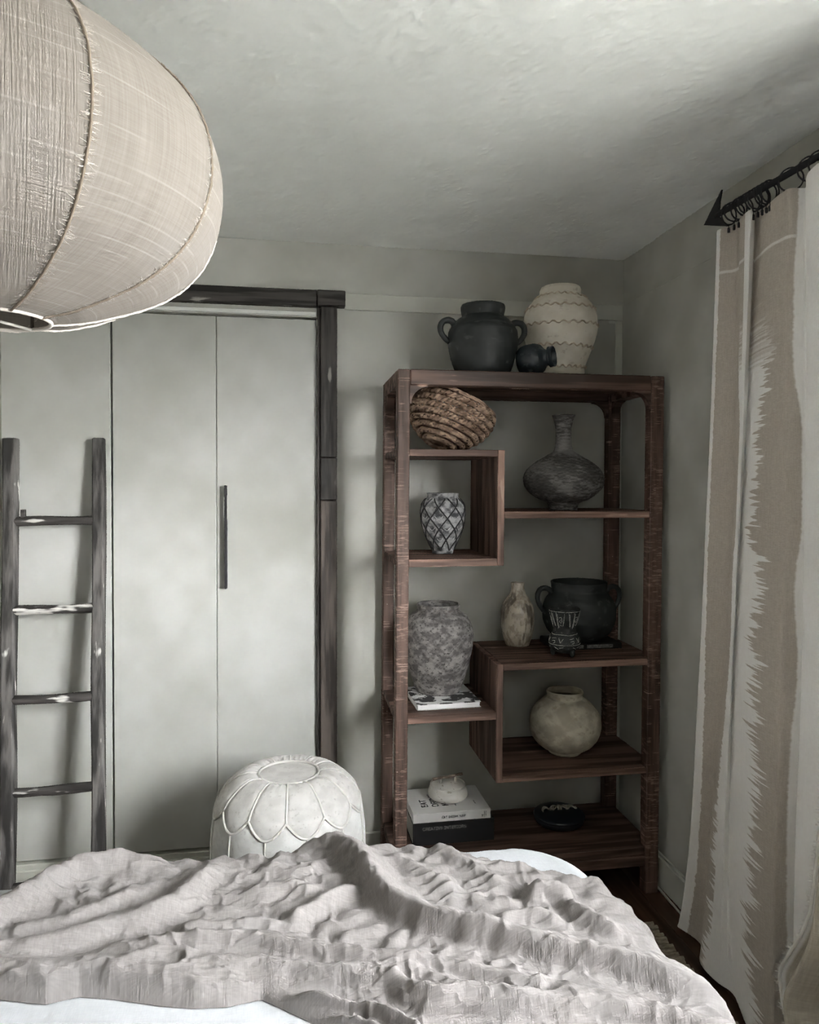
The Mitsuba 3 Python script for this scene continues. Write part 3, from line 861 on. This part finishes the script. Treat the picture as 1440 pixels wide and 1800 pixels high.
# speckled vase
sp = [(.0440, .8512), (.0462, .8560), (.0577, .8900), (.0643, .9300), (.0650, .9691), (.0610, .9958), (.0480, 1.0247), (.0306, 1.0536), (.0252, 1.0760), (.0260, 1.0930)]
add('speckled_vase', put(vessel(sp, .004, wob=wnoise(30, .002, 19)), (.8783, 2.735, 0)), 'speckled_glaze', True, label='glossy speckled beige bottle-shaped vase on the middle shelf', category='vase')

# dark book under the cauldron
k = tag('dark_book', 'thin dark book with grey spine labels lying under the black cauldron', 'book')
add('cover', box(.985, 1.252, 2.61, 2.78, .8510, .8735, .002), 'book_black', parent=k)
for x0, x1 in ((1.04, 1.098), (1.112, 1.215)):
    add('spine_label', box(x0, x1, 2.6085, 2.6115, .8560, .8690, .0004), 'label_grey', parent=k)
k = tag('cauldron', 'wide black clay cauldron with two small handles on the middle shelf', 'pot')
ca = [(.070, .8740), (.0853, .8810), (.1106, .8980), (.1295, .9264), (.1400, .9600), (.1400, .9929), (.1316, 1.0262), (.1150, 1.0520), (.1060, 1.0700), (.1070, 1.0830), (.1090, 1.0980)]
add('body', put(vessel(ca, .006, wob=lambda A, R, Z: wnoise(18, .005, 23)(A, R, Z) - .0015 * np.exp(-((Z - 1.046) / .002) ** 2)), (1.1118, 2.692, 0)), 'black_clay', True, parent=k)
for sg in (-1, 1):
    add('handle', put(handle([[sg * .112, 0, 1.056], [sg * .136, 0, 1.076], [sg * .158, 0, 1.070], [sg * .168, 0, 1.045], [sg * .156, 0, 1.005], [sg * .130, 0, .975]], np.linspace(.011, .008, 26)), (1.1118, 2.692, 0)), 'black_clay', True, parent=k)

# carved tripod vessel
k = tag('carved_vessel', 'small dark carved vessel on stub feet, in front of the cauldron', 'vase')
fg = [(.030, .868), (.0412, .8760), (.0535, .8905), (.0556, .9075), (.0515, .9245), (.0420, .9430), (.0402, .9584), (.0463, .9818), (.0525, 1.0093), (.0556, 1.0263)]
fgp = profile(fg, 90)
FG = (.9865, 2.520, 0)
add('body', put(vessel(fg, .005, wob=wnoise(60, .0035, 25)), FG), 'carved_dark', True, parent=k)
for j in range(3):
    a = -PI / 2 + .35 + j * 2 * PI / 3
    add('foot', put(tube(curve([[.034 * math.cos(a), .034 * math.sin(a), .884], [.042 * math.cos(a), .042 * math.sin(a), .868], [.038 * math.cos(a), .038 * math.sin(a), .8595]], 8), np.linspace(.013, .0075, 8), 8), FG), 'carved_dark', True, parent=k)


def on(prof, a, z, lift=.0006):
    a, z = np.asarray(a, float), np.asarray(z, float)
    r = np.interp(z, prof[:, 1], prof[:, 0]) + lift
    return np.c_[r * np.cos(a), r * np.sin(a), z]


def carve(pts, n=14):
    p = np.array(pts, float)
    d = np.r_[0, np.cumsum(np.linalg.norm(np.diff(p, axis=0), axis=1))]
    q = np.linspace(0, d[-1], n)
    return np.interp(q, d, p[:, 0]), np.interp(q, d, p[:, 1])


LN = []
for c0 in (-2.45, -1.15, .15, 1.45, 2.75):
    LN += [[(c0 - .5, 1.016), (c0 - .36, .965)], [(c0 - .43, 1.012), (c0 - .29, .966)], [(c0 - .08, 1.016), (c0 - .05, .958)], [(c0 - .0, 1.012), (c0 + .02, .962)],
           [(c0 + .1, .998), (c0 + .3, 1.002), (c0 + .34, .985), (c0 + .2, .978), (c0 + .12, .986), (c0 + .24, .992)], [(c0 + .52, 1.014), (c0 + .40, .968)], [(c0 + .1, .972), (c0 + .38, .968)],
           [(c0 - .45, .922), (c0 - .1, .926)], [(c0 - .40, .914), (c0 - .12, .917), (c0 - .12, .909), (c0 - .3, .906)], [(c0 + .12, .926), (c0 + .25, .908), (c0 + .42, .924)], [(c0 - .2, .893), (c0 + .1, .885)], [(c0 + .15, .890), (c0 + .45, .894)]]
LN += [[(x, .901) for x in np.linspace(0, 2 * PI, 30)], [(x, .936 + .001 * math.sin(5 * x)) for x in np.linspace(0, 2 * PI, 30)], [(x, 1.0195) for x in np.linspace(0, 2 * PI, 30)]]
add('carving', put(cat([tube(on(fgp, *carve(l, 40 if len(l) > 20 else 12)), .0011, 4) for l in LN]), FG), 'carved_line', parent=k, label='pale scratched lines')

# moon jar
mj = [(.060, .459), (.064, .4640), (.0650, .4690), (.0858, .4800), (.1106, .5020), (.1292, .5350), (.1343, .5680), (.1292, .6010), (.1127, .6310), (.0837, .6590), (.0660, .6690), (.0655, .6780), (.0685, .6870), (.0680, .6920)]
add('moon_jar', put(vessel(mj, .006, wob=wnoise(14, .006, 29), n=96), (1.0348, 2.635, 0)), 'moon_glaze', True, label='round cream moon jar inside the lower right box', category='jar')

# books and the lidded pot at the bottom
ang = rotm(.8, [0, 0, 1])
k = tag('black_book', 'thick black book with grey spine lettering at the bottom of the pile', 'book')
C0 = (.590, 2.697, .168)
add('cover', put(cat([box(-.152, .152, -.117, .112, 0.0003, .0035, .001), box(-.152, .152, -.117, .112, .0785, .082, .001), box(-.152, .152, -.1175, -.1135, .001, .0815, .001)]), C0, ang), 'book_black', parent=k)
add('pages', put(box(-.149, .149, -.1135, .109, .0035, .0785, .0005), C0, ang), 'paper_dark', parent=k)


def lettering(text, h, depth=.0006, bold=False):
    m = meshkit.text_mesh(text, h, depth, bold)
    m.vertices[:, :2] -= m.bounds[:, :2].mean(0)
    return m


UPR = rotm(90, [1, 0, 0])
add('lettering', put(put(lettering('CREATIVE INTERIORS', .011, .0008), (-.035, -.1172, .060), UPR), C0, ang), 'grey_ink', parent=k)
k = tag('white_book', 'white cookbook with black capitals lying on the black book', 'book')
C1 = (.583, 2.690, .250)
add('cover', put(cat([box(-.144, .145, -.110, .108, 0.0003, .003, .001), box(-.144, .145, -.110, .108, .0315, .0345, .001), box(-.144, .145, -.1105, -.1065, .001, .034, .001)]), C1, ang), 'book_white', parent=k)
add('pages', put(box(-.141, .141, -.1065, .105, .003, .0315, .0005), C1, ang), 'paper', parent=k)
add('lettering', put(put(lettering('EAT DRINK NAP', .0085, .0008, True), (.006, -.1102, .0165), UPR), C1, ang), 'ink', parent=k)
TURN = rotm(90, [0, 0, 1])
for txt, x in (('EAT', -.090), ('DRINK', -.050), ('NAP', -.012)):
    m_ = meshkit.text_mesh(txt, .024, .0006, True)
    add('lettering', put(put(m_, (x + .012, -.060, .0343), TURN), C1, ang), 'ink', parent=k)
for q in ((.024, .027, -.062, -.022, .0344, .0350), (.062, .0645, .010, .050, .0344, .0350), (.068, .0695, .012, .040, .0344, .0350), (.100, .102, -.06, -.03, .0344, .0350), (.121, .1225, -.1110, -.1100, .004, .030), (.127, .128, -.1110, -.1100, .006, .029), (.110, .117, -.1110, -.1100, .008, .010), (.110, .117, -.1110, -.1100, .012, .015)):
    add('cover_mark', put(box(*q, 0), C1, ang), 'ink', parent=k)

k = tag('lidded_pot', 'small white ceramic pot with a twig handle on its lid, on the white book', 'pot')
LP = (.594, 2.698, .2850)
add('body', put(vessel([(.048, .0), (.064, .004), (.0745, .0145), (.0755, .022), (.0705, .040), (.0675, .048), (.0675, .054)], .004, n=64), LP), 'white_ceramic', True, parent=k)
add('lid', put(lathe(np.vstack([[[.0, .047]], profile([(.061, .047), (.0635, .0495), (.060, .0545), (.035, .0595), (0, .061)], 30)]), 64), LP), 'white_ceramic', True, parent=k)
k = k + '__lid'
for x, y in ((-.029, -.004), (.029, .004)):
    add('lug', put(tube(curve([[x, y, .056], [x + .001, y, .068], [x, y, .077], [x - .001, y, .083]], 9), np.linspace(.0065, .0035, 9), 8), LP), 'white_ceramic', True, parent=k)
tw = curve([[-.060, -.008, .0765], [-.03, -.004, .0795], [.0, 0, .0800], [.035, .004, .0835], [.058, .007, .0850]], 16)
add('twig_handle', put(tube(tw, .0055 + .0006 * np.sin(np.arange(16) * 1.9), 8), LP), 'twig', True, parent=k)

k = tag('round_box', 'low round black box with a pale knotted rope on its lid', 'box')
RB = (1.0294, 2.675, .1682)
add('base', put(vessel([(.066, 0), (.080, .003), (.092, .012), (.095, .022), (.094, .027)], .005, n=64), RB), 'box_black', True, parent=k)
add('lid', put(lathe(np.vstack([[[0, .026]], profile([(.090, .026), (.097, .028), (.0985, .033), (.094, .039), (.070, .049), (.040, .054), (0, .056)], 40)]), 64), RB), 'box_black', True, parent=k)
kn = []
for x0, x1, hgt_ in ((-.068, -.034, 1), (.034, .068, 1)):
    for q in (-.010, -.0035, .003):
        kn.append(tube(curve([[x0, q, .051], [x0 * .6 + x1 * .4, q + .008, .0605], [x1 * .7 + x0 * .3, q - .006, .0595], [x1, q + .003, .056]], 16), .0022, 5))
for q in (-1, 1):
    kn.append(tube(curve([[-.034, q * .008, .056], [-.018, -q * .010, .0625], [0, q * .008, .0635], [.018, -q * .010, .0625], [.034, q * .008, .056]], 30), .0024, 5))
kn += [tube(curve([[x, -.014, .056], [x + .002, 0, .0645], [x, .014, .056]], 9), .0022, 5) for x in (-.030, -.025, .024, .029, -.008, -.002, .004)]
add('rope_knot', put(cat(kn), RB), 'box_rope', True, parent=k + '__lid')

# ------------------------------------------------------------------ ladder
k = tag('ladder', 'old dark wooden ladder with paint flecks leaning on the closet doors', 'ladder')


def rail(top, foot, w0, w1, d):
    c = np.array([foot, top])
    n = 30
    f = np.linspace(0, 1, n)
    P = []
    sq = [(-1, -.72), (-.72, -1), (.72, -1), (1, -.72), (1, .72), (.72, 1), (-.72, 1), (-1, .72)]
    pts = []
    for q in f:
        p = c[0] + (c[1] - c[0]) * q
        w_ = (w1 + (w0 - w1) * q) / 2 * (1 + .04 * math.sin(q * 17 + top[0] * 9))
        pts.append([[p[0] + .0015 * math.sin(q * 11 + top[0]) + sx * w_, p[1] + sy * d / 2, p[2]] for sx, sy in sq])
    pts.insert(0, [[p[0] * .85 + c[0][0] * .15, p[1] * .85 + c[0][1] * .15, p[2]] for p in pts[0]])
    end = [[p[0] * .8 + c[1][0] * .2, p[1] * .8 + c[1][1] * .2, p[2] + .004] for p in pts[-1]]
    pts.append(end)
    V = np.array(pts).reshape(-1, 3)
    m = tri(V, grid_faces(len(pts), 8, True))
    N = (len(pts) - 1) * 8
    caps = [[0, j + 1, j] for j in range(1, 7)] + [[N, N + j, N + j + 1] for j in range(1, 7)]
    return trimesh.Trimesh(V, np.vstack([m.faces, caps]), process=False)


RR = (np.array([-.6826, 2.818, 1.6365]), np.array([-.6425, 2.604, 0]))
RLt = (np.array([-.9811, 2.818, 1.6329]), np.array([-.9310, 2.604, 0]))
add('side_rail', rail(*RR, .041, .042, .044), 'ladder', 35, parent=k)
add('side_rail', rail(*RLt, .046, .044, .044), 'ladder', 35, parent=k)
for i, z in enumerate((1.342, 1.033, .729, .424, .12)):
    fz_ = z / 1.635
    a_ = RLt[1] + (RLt[0] - RLt[1]) * fz_
    c_ = RR[1] + (RR[0] - RR[1]) * fz_
    q = np.linspace(0, 1, 14)[:, None]
    pp = a_ * (1 - q) + c_ * q + np.array([0, -.004, 0]) + np.c_[q * 0, q * 0, .002 * np.sin(q * 5 + i) + .004 * (q - .5)]
    add('rung', tube(pp, .0165 + .0012 * np.sin(np.linspace(0, 7, 14) + i), 12), 'rung', True, parent=k)
add('peg', box(-.935, -.923, 2.765, 2.79, 1.345, 1.382, .001), 'rung', parent=k)

# ------------------------------------------------------------------ pouf
k = tag('pouf', 'round off-white pouf with scalloped piped panels beside the closet post', 'pouf')
PC = np.array([-.0011, 2.38, 0])
pp = profile([(.097, .540), (.125, .5445), (.155, .536), (.182, .518), (.215, .4825), (.2332, .4269), (.241, .340), (.2415, .20), (.232, .06), (.205, .004), (.19, .001)], 160)
pl = np.r_[0, np.cumsum(np.linalg.norm(np.diff(pp, axis=0), axis=1))]
nG = 12
A0 = math.radians(-92)


def wave(a):
    """Arc length from the top disc down to the scalloped seam, at angle a."""
    u = ((a - A0) * nG / (2 * PI)) % 1
    return .150 + .046 * np.sin(PI * u) ** 1.0


def pouf_pt(a, l, puff):
    r, z = np.interp(l, pl, pp[:, 0]), np.interp(l, pl, pp[:, 1])
    dr_, dz_ = np.interp(l + .003, pl, pp[:, 0]) - np.interp(l - .003, pl, pp[:, 0]), np.interp(l + .003, pl, pp[:, 1]) - np.interp(l - .003, pl, pp[:, 1])
    n = np.hypot(dr_, dz_) + 1e-9
    r, z = r - puff * dz_ / n, z + puff * dr_ / n
    return np.stack([r * np.cos(a), r * np.sin(a), z], -1) + PC


rim_puff = lambda u: 1 - np.abs(2 * u - 1) ** 6
cords = []
for g in range(nG):
    a, f = np.meshgrid(A0 + (g + np.linspace(0, 1, 22)) * 2 * PI / nG, np.linspace(0, 1, 34), indexing='ij')
    u = np.repeat(np.linspace(0, 1, 22)[:, None], 34, 1)
    gather = .0022 * np.sin(u * 2 * PI * 3.5 + g) * np.exp(-f * 5)
    add('top_panel', tri(pouf_pt(a, f * wave(a), .007 * rim_puff(u) * rim_puff(f) + gather).reshape(-1, 3), grid_faces(22, 34)[:, ::-1]), 'pouf', True, parent=k)
    half = PI / nG
    a, f = np.meshgrid(A0 - half + (g + np.linspace(0, 1, 22)) * 2 * PI / nG, np.linspace(0, 1, 26), indexing='ij')
    add('side_panel', tri(pouf_pt(a, wave(a) + f * (pl[-1] - wave(a)), .006 * rim_puff(u[:, :1]) * rim_puff(f)).reshape(-1, 3), grid_faces(22, 26)[:, ::-1]), 'pouf_smooth', True, parent=k)
    f = np.linspace(.01, 1, 24)
    cords.append(tube(pouf_pt(np.full(24, A0 + g * 2 * PI / nG), f * wave(np.array([A0 + g * 2 * PI / nG])), .003), .0034, 6))
    ah = A0 - half + g * 2 * PI / nG
    cords.append(tube(pouf_pt(np.full(20, ah), np.linspace(float(wave(np.array([ah]))[0]), pl[-1] * .97, 20), .003), .0030, 6))
a = np.linspace(0, 2 * PI, 288, endpoint=False)
cords.append(tube(pouf_pt(a, wave(a), .004), .0040, 6, True))
cords.append(tube(pouf_pt(a[::3], np.full(96, .0), .003), .0045, 6, True))
add('piping', cat(cords), 'piping', True, parent=k)
dsk = lathe([(0, .542), (.03, .5418), (.06, .5415), (.088, .541), (.097, .539), (.097, .530), (0, .528)], 64)
add('top_disc', put(dsk, PC), 'pouf', 40, parent=k)
add('bottom', put(lathe([(0, .0005), (.19, .0005), (.20, .004), (0, .006)], 48), PC), 'pouf', 40, parent=k)

# ------------------------------------------------------------------ pendant lamp
k = tag('pendant_lamp', 'large round pendant lamp shade of pale linen gores in the upper left', 'lamp')
LC = np.array([-.4207, 1.13, 0])
lp = np.array([(.0791, 1.7058), (.12, 1.713), (.1646, 1.7269), (.2564, 1.7719), (.3203, 1.8643), (.3123, 1.9769), (.2389, 2.0619), (.1494, 2.113), (.08, 2.132)])
cs = CubicSpline(np.arange(9), lp)
lpp = cs(np.linspace(0, 8, 120))
ll = np.r_[0, np.cumsum(np.linalg.norm(np.diff(lpp, axis=0), axis=1))]
nL = 10
L0 = math.radians(-51.5)


def shade_pt(a, l, off):
    r, z = np.interp(l, ll, lpp[:, 0]), np.interp(l, ll, lpp[:, 1])
    d1, d2 = np.interp(l + .004, ll, lpp[:, 0]) - np.interp(l - .004, ll, lpp[:, 0]), np.interp(l + .004, ll, lpp[:, 1]) - np.interp(l - .004, ll, lpp[:, 1])
    n = np.hypot(d1, d2) + 1e-9
    return np.stack([(r + off * d2 / n) * np.cos(a), (r + off * d2 / n) * np.sin(a), z - off * d1 / n], -1) + LC


rng = np.random.default_rng(4)
hair, hair_d = [], []
for g in range(nL):
    uu, f = np.meshgrid(np.linspace(0, 1, 26), np.linspace(0, 1, 70), indexing='ij')
    bend = math.radians(5) * (f - .5)
    a = L0 + (g + uu) * 2 * PI / nL + bend * 0
    l = f * ll[-1]
    off = -.0035 * np.sin(PI * uu) ** .8 * np.sin(PI * np.clip(f, 0, 1)) + .0012 * (meshkit.fbm(np.stack([a * 6, l * 14, a * 0], -1), 3, g) - .5)
    w_ = np.interp(l, ll, lpp[:, 0]) * (uu - .5) * 2 * PI / nL
    add('shade_panel', tri(shade_pt(a, l, off).reshape(-1, 3), grid_faces(26, 70)), 'lamp_linen', True, parent=k, uv=np.stack([w_ + g * 3.7, l + g * 1.3], -1).reshape(-1, 2))
    f = np.linspace(.0, 1, 150)
    a0 = np.full(150, L0 + g * 2 * PI / nL)
    jit = np.cumsum(rng.normal(0, .0004, 150)) * .4 / np.maximum(np.interp(f * ll[-1], ll, lpp[:, 0]), .06)
    add('seam', tube(shade_pt(a0 + jit, f * ll[-1], .001 + rng.uniform(0, .001, 150)), .0015 + rng.uniform(0, .0009, 150), 5), 'lamp_thread_dark' if g in (0, 1) else 'lamp_thread', True, parent=k)
    for _ in range(700):
        q = rng.uniform(.01, .99) * ll[-1]
        r_ = max(float(np.interp(q, ll, lpp[:, 0])), .05)
        sd = rng.choice([-1, 1])
        ln = rng.uniform(.003, .014)
        p0 = shade_pt(np.array([L0 + g * 2 * PI / nL]), np.array([q]), .0012)[0]
        p1 = shade_pt(np.array([L0 + g * 2 * PI / nL + sd * ln / r_]), np.array([q + rng.normal(0, .003)]), rng.uniform(.0008, .004))[0]
        w2 = shade_pt(np.array([L0 + g * 2 * PI / nL]), np.array([q + .0006]), .0012)[0] - p0
        (hair_d if rng.random() < .3 else hair).append((p0, p0 + w2, p1 + .3 * w2, p1))
for hs, m_ in ((hair, 'lamp_thread'), (hair_d, 'lamp_thread_dark')):
    v = np.array(hs).reshape(-1, 3)
    add('frayed_threads', tri(v, np.arange(len(v)).reshape(-1, 4)), m_, parent=k, kind='stuff')
a = np.linspace(0, 2 * PI, 90, endpoint=False)
ring = lpp[0]
add('bottom_ring', put(tube(np.stack([ring[0] * np.cos(a), ring[0] * np.sin(a), ring[1] + a * 0], -1), .0032, 7, True), LC), 'lamp_thread', True, parent=k)
add('top_ring', put(tube(np.stack([lpp[-1][0] * np.cos(a), lpp[-1][0] * np.sin(a), lpp[-1][1] + a * 0], -1), .0025, 6, True), LC), 'wire_dark', True, parent=k)
ca_, r0 = math.radians(65), ring[0]
add('cross_wire', put(tube(np.array([[-r0 * math.cos(ca_), -r0 * math.sin(ca_), ring[1]], [r0 * math.cos(ca_), r0 * math.sin(ca_), ring[1]]]), .0022, 8), LC), 'wire_white', True, parent=k)
add('strut', put(tube(np.array([[r0 * math.cos(ca_), r0 * math.sin(ca_), ring[1]], [lpp[-1][0] * math.cos(ca_), lpp[-1][0] * math.sin(ca_), lpp[-1][1]]]), .0024, 6), LC), 'wire_dark', True, parent=k)
add('strut', put(tube(np.array([[-r0 * math.cos(ca_), -r0 * math.sin(ca_), ring[1]], [-lpp[-1][0] * math.cos(ca_), -lpp[-1][0] * math.sin(ca_), lpp[-1][1]]]), .0024, 6), LC), 'wire_dark', True, parent=k)
add('top_cross', put(cat([tube(np.array([[-lpp[-1][0], 0, lpp[-1][1]], [lpp[-1][0], 0, lpp[-1][1]]]), .0022, 6), tube(np.array([[0, -lpp[-1][0], lpp[-1][1]], [0, lpp[-1][0], lpp[-1][1]]]), .0022, 6)]), LC), 'wire_dark', parent=k)
add('cord', put(tube(np.array([[0, 0, lpp[-1][1] - .05], [0, 0, H]]), .003, 8), LC), 'wire_dark', parent=k)
add('socket', put(lathe([(0, lpp[-1][1] - .07), (.016, lpp[-1][1] - .07), (.018, lpp[-1][1] - .01), (.006, lpp[-1][1] + .004), (0, lpp[-1][1] + .005)], 24), LC), 'wire_dark', 40, parent=k)
add('ceiling_rose', put(lathe([(0, H - .022), (.02, H - .022), (.045, H - .006), (.045, H + .008), (0, H + .008)], 32), LC), 'wire_white', 40, parent=k)

# ------------------------------------------------------------------ curtains
ROWS = [
    [[1.3, 2.0591, 2.232], [1.262, 2.0018, 2.232], [1.292, 1.9634, 2.232], [1.262, 1.9071, 2.228], [1.246, 1.8341, 2.226], [1.288, 1.8703, 2.228], [1.262, 1.7841, 2.222], [1.25, 1.6884, 2.224], [1.285, 1.6692, 2.222], [1.235, 1.6003, 2.222], [1.215, 1.5141, 2.222], [1.24, 1.474, 2.222], [1.29, 1.42, 2.222]],
    [[1.31, 2.0814, 1.566], [1.262, 2.0349, 1.5636], [1.298, 1.9781, 1.5616], [1.268, 1.9242, 1.5591], [1.252, 1.8708, 1.5568], [1.292, 1.9172, 1.5591], [1.252, 1.8028, 1.554], [1.246, 1.6949, 1.5495], [1.29, 1.6639, 1.5486], [1.225, 1.5781, 1.5445], [1.205, 1.4928, 1.5408], [1.24, 1.4653, 1.54], [1.29, 1.42, 1.54]],
    [[1.315, 2.1086, 0.8508], [1.262, 2.0853, 0.8593], [1.3, 2.0214, 0.8747], [1.265, 1.9585, 0.893], [1.256, 1.9169, 0.9045], [1.285, 1.9556, 0.8929], [1.24, 1.8096, 0.9338], [1.236, 1.6826, 0.9679], [1.285, 1.6602, 0.9718], [1.22, 1.5762, 0.9969], [1.2, 1.4816, 1.023], [1.24, 1.4567, 1.028], [1.29, 1.42, 1.02]],
    [[1.315, 2.154, 0.2857], [1.262, 2.1416, 0.2961], [1.3, 2.0976, 0.3151], [1.258, 2.0208, 0.3569], [1.25, 1.9383, 0.3988], [1.27, 1.9411, 0.3958], [1.228, 1.7993, 0.4701], [1.226, 1.6793, 0.5303], [1.28, 1.6695, 0.5308], [1.21, 1.5782, 0.5821], [1.19, 1.4734, 0.6361], [1.24, 1.4502, 0.6437], [1.29, 1.42, .64]],
    [[1.318, 2.185, 0.019], [1.262, 2.205, 0.019], [1.285, 2.115, 0.019], [1.235, 2.03, 0.019], [1.235, 1.9377, 0.019], [1.25, 1.8835, 0.019], [1.21, 1.7533, 0.019], [1.21, 1.6461, 0.019], [1.27, 1.6558, 0.019], [1.205, 1.5711, 0.019], [1.18, 1.4603, 0.019], [1.24, 1.4459, 0.019], [1.29, 1.42, .019]],
]
RW = np.array(ROWS)
nf = RW.shape[1]
sv, vv = np.linspace(0, nf - 1, (nf - 1) * 14 + 1), np.linspace(0, 4, 130)
vert = PchipInterpolator(np.arange(5), RW, axis=0)(vv)
G = np.stack([PchipInterpolator(np.arange(nf), vert[i], axis=0)(sv) for i in range(len(vv))])
G2 = np.stack([CubicSpline(np.arange(nf), vert[i], axis=0)(sv) for i in range(len(vv))])
G = .45 * G + .55 * G2
G[..., 0] = np.minimum(G[..., 0], 1.334)
G[..., 0] -= .004 * (meshkit.fbm(np.stack([G[..., 1] * 14, G[..., 2] * 3, G[..., 0] * 0], -1), 3, 41) - .5)
k = tag('curtain', 'long white and tan linen curtain with ragged stripes hanging beside the shelf', 'curtain')
uvc = np.stack([np.broadcast_to(sv[None], G.shape[:2]), G[..., 2]], -1).reshape(-1, 2)
add('cloth', tri(G.reshape(-1, 3), grid_faces(*G.shape[:2])), 'curtain', True, parent=k, uv=uvc)
EDGE = np.array([[1.17, 1.4104, 2.222], [1.17, 1.4153, 1.5373], [1.165, 1.4144, 1.0424], [1.16, 1.4308, 0.7484], [1.155, 1.4371, 0.6571], [1.15, 1.4517, 0.5219], [1.148, 1.4792, 0.4473], [1.146, 1.5195, 0.3732], [1.145, 1.5432, 0.3173], [1.143, 1.5315, 0.2604], [1.14, 1.507, 0.2246], [1.138, 1.4899, 0.1714], [1.145, 1.47, .026]])
ed = PchipInterpolator(np.r_[0, np.cumsum(np.linalg.norm(np.diff(EDGE, axis=0), axis=1))], EDGE, axis=0)
vl = ed.x[-1]
vb = np.linspace(0, vl, 150)
E = ed(vb)
sb = np.linspace(0, 1, 150)
y = E[:, None, 1] + (1.0 - E[:, None, 1]) * sb[None]
fold = .045 * np.sin(sb * 2 * PI * 4.5 + .5 * np.sin(sb * 9))[None] * np.clip(sb * 6, 0, 1)[None] * (.8 + .3 * (vb / vl)[:, None])
x = E[:, None, 0] + .07 * sb[None] - .02 * np.sin(np.clip(sb * 10, 0, PI))[None] + fold
GB = np.stack([x, y, np.broadcast_to(E[:, None, 2], y.shape)], -1)
k = tag('curtain_001', 'nearer tan curtain with a white fringed edge at the lower right corner', 'curtain')
add('cloth', tri(GB.reshape(-1, 3), grid_faces(150, 150)), 'curtain_b', True, parent=k, uv=np.stack([np.broadcast_to(sb[None] * .6, y.shape), GB[..., 2]], -1).reshape(-1, 2))
hs = []
for _ in range(2600):
    q = rng.uniform(0, vl)
    p0 = ed(q)
    d = np.array([rng.normal(-.2, .5), rng.normal(.5, .6), rng.normal(-.1, .5)])
    d *= rng.uniform(.007, .018) / np.linalg.norm(d)
    w2 = np.array([0, .0003, .0012])
    hs.append((p0, p0 + w2, p0 + d + .4 * w2, p0 + d))
v = np.array(hs).reshape(-1, 3)
add('fringe', tri(v, np.arange(len(v)).reshape(-1, 4)), 'fringe', parent=k + '__cloth', kind='stuff')
add('selvedge', tube(ed(np.linspace(0, vl, 160)), .005, 6), 'fringe', True, parent=k + '__cloth')

# rod, finial, rings
k = tag('curtain_rod', 'black iron curtain rod with an arrowhead end near the ceiling', 'curtain rod')
RX = 1.259


def rod_z(y):
    return 2.2745 + (y - 1.95) * .030


yy = np.linspace(2.02, -.55, 40)
add('rod', tube(np.c_[np.full(40, RX), yy, rod_z(yy)], .0085, 12), 'iron', True, parent=k)
ar = shapely.Polygon([(2.082, 2.270), (1.991, 2.342), (2.001, 2.312), (2.004, 2.290), (1.996, 2.279), (2.012, 2.272), (1.996, 2.262), (1.985, 2.245), (1.955, 2.222)])
arm = trimesh.creation.extrude_polygon(ar, .006, engine='earcut')
arm.vertices = np.c_[RX - .003 + arm.vertices[:, 2], arm.vertices[:, 0], arm.vertices[:, 1]]
add('arrowhead', arm, 'iron', parent=k)
for y in (1.36, -.5):
    add('bracket', cat([tube(curve([[RX, y, rod_z(y) - .012], [RX + .03, y, rod_z(y) - .03], [X - .004, y, rod_z(y) - .03]], 10), .006, 8), box(X - .006, X, y - .015, y + .015, rod_z(y) - .07, rod_z(y) + .01, .002)]), 'iron', parent=k)
rr_ = .0285
a = np.linspace(0, 2 * PI, 40, endpoint=False)
for i, (y, tl, tw_) in enumerate(((1.956, .35, .2), (1.930, -.3, -.2), (1.908, .25, .3), (1.884, .1, -.3), (1.862, -.35, .2), (1.842, .2, -.1), (1.822, -.2, .3), (1.804, .3, -.2), (1.786, -.1, .1), (1.772, .15, .25), (1.690, .55, .5), (1.620, .45, .5), (1.584, .3, .4))):
    c = np.array([RX, y, rod_z(y) - rr_ + .0105])
    p = np.c_[rr_ * np.cos(a), 0 * a, rr_ * np.sin(a)]
    m_ = tube(p, .0022, 6, True)
    m_.apply_transform(rotm(math.degrees(tl) * .7 if i < 10 else -math.degrees(tl), [0, 0, 1]))
    m_.apply_transform(rotm(math.degrees(tw_) * .4, [1, 0, 0]))
    r_ = tag(f'curtain_ring_{i:03d}' if i else 'curtain_ring', 'black metal curtain ring with a clip, bunched by the arrowhead' if i < 10 else ('black curtain ring hanging alone beside the bunched rings', 'black curtain ring hanging alone, second from the bunched rings', 'black curtain ring cut by the right edge of the picture')[i - 10], 'curtain ring', 'bunched curtain rings' if i < 10 else 'spaced curtain rings')
    add('hoop', put(m_, c), 'iron', True, parent=r_)
    zb = c[2] - rr_
    add('clip', cat([tube(np.array([[RX, y, zb + .001], [RX, y, zb - .010]]), .0012, 6), box(RX - .0035, RX + .0035, y - (.0025 if i < 10 else .005), y + (.0025 if i < 10 else .005), zb - .024, zb - .009, .001)]), 'iron', parent=r_)

# ------------------------------------------------------------------ rug and cable
k = tag('rug', 'brown braided jute rug on the floor between bed and curtain', 'rug')
RG = (.66, 1.2, .9, 2.262)
add('backing', box(RG[0], RG[1], RG[2], RG[3], .0005, .006, .002), 'jute', parent=k)
nrow = 68
for j in range(nrow):
    y = RG[2] + (RG[3] - RG[2]) * (j + .5) / nrow
    xs_ = np.linspace(RG[0], RG[1] + .004 * math.sin(j * 2.3), 16)
    add('braid', tube(np.c_[xs_, y + .0015 * np.sin(xs_ * 40 + j), np.full(16, .0075)], .0085, 6), 'jute', True, parent=k)
cx = np.array([[X - .031, 2.72, .006], [X - .030, 2.48, .006], [X - .034, 2.40, .006], [X - .036, 2.29, .006], [X - .034, 2.1, .006], [X - .032, 1.4, .006]])
add('cable', tube(curve(cx, 50), .0045, 8), 'cable', True, label='thin pale cable lying along the right baseboard', category='cable')
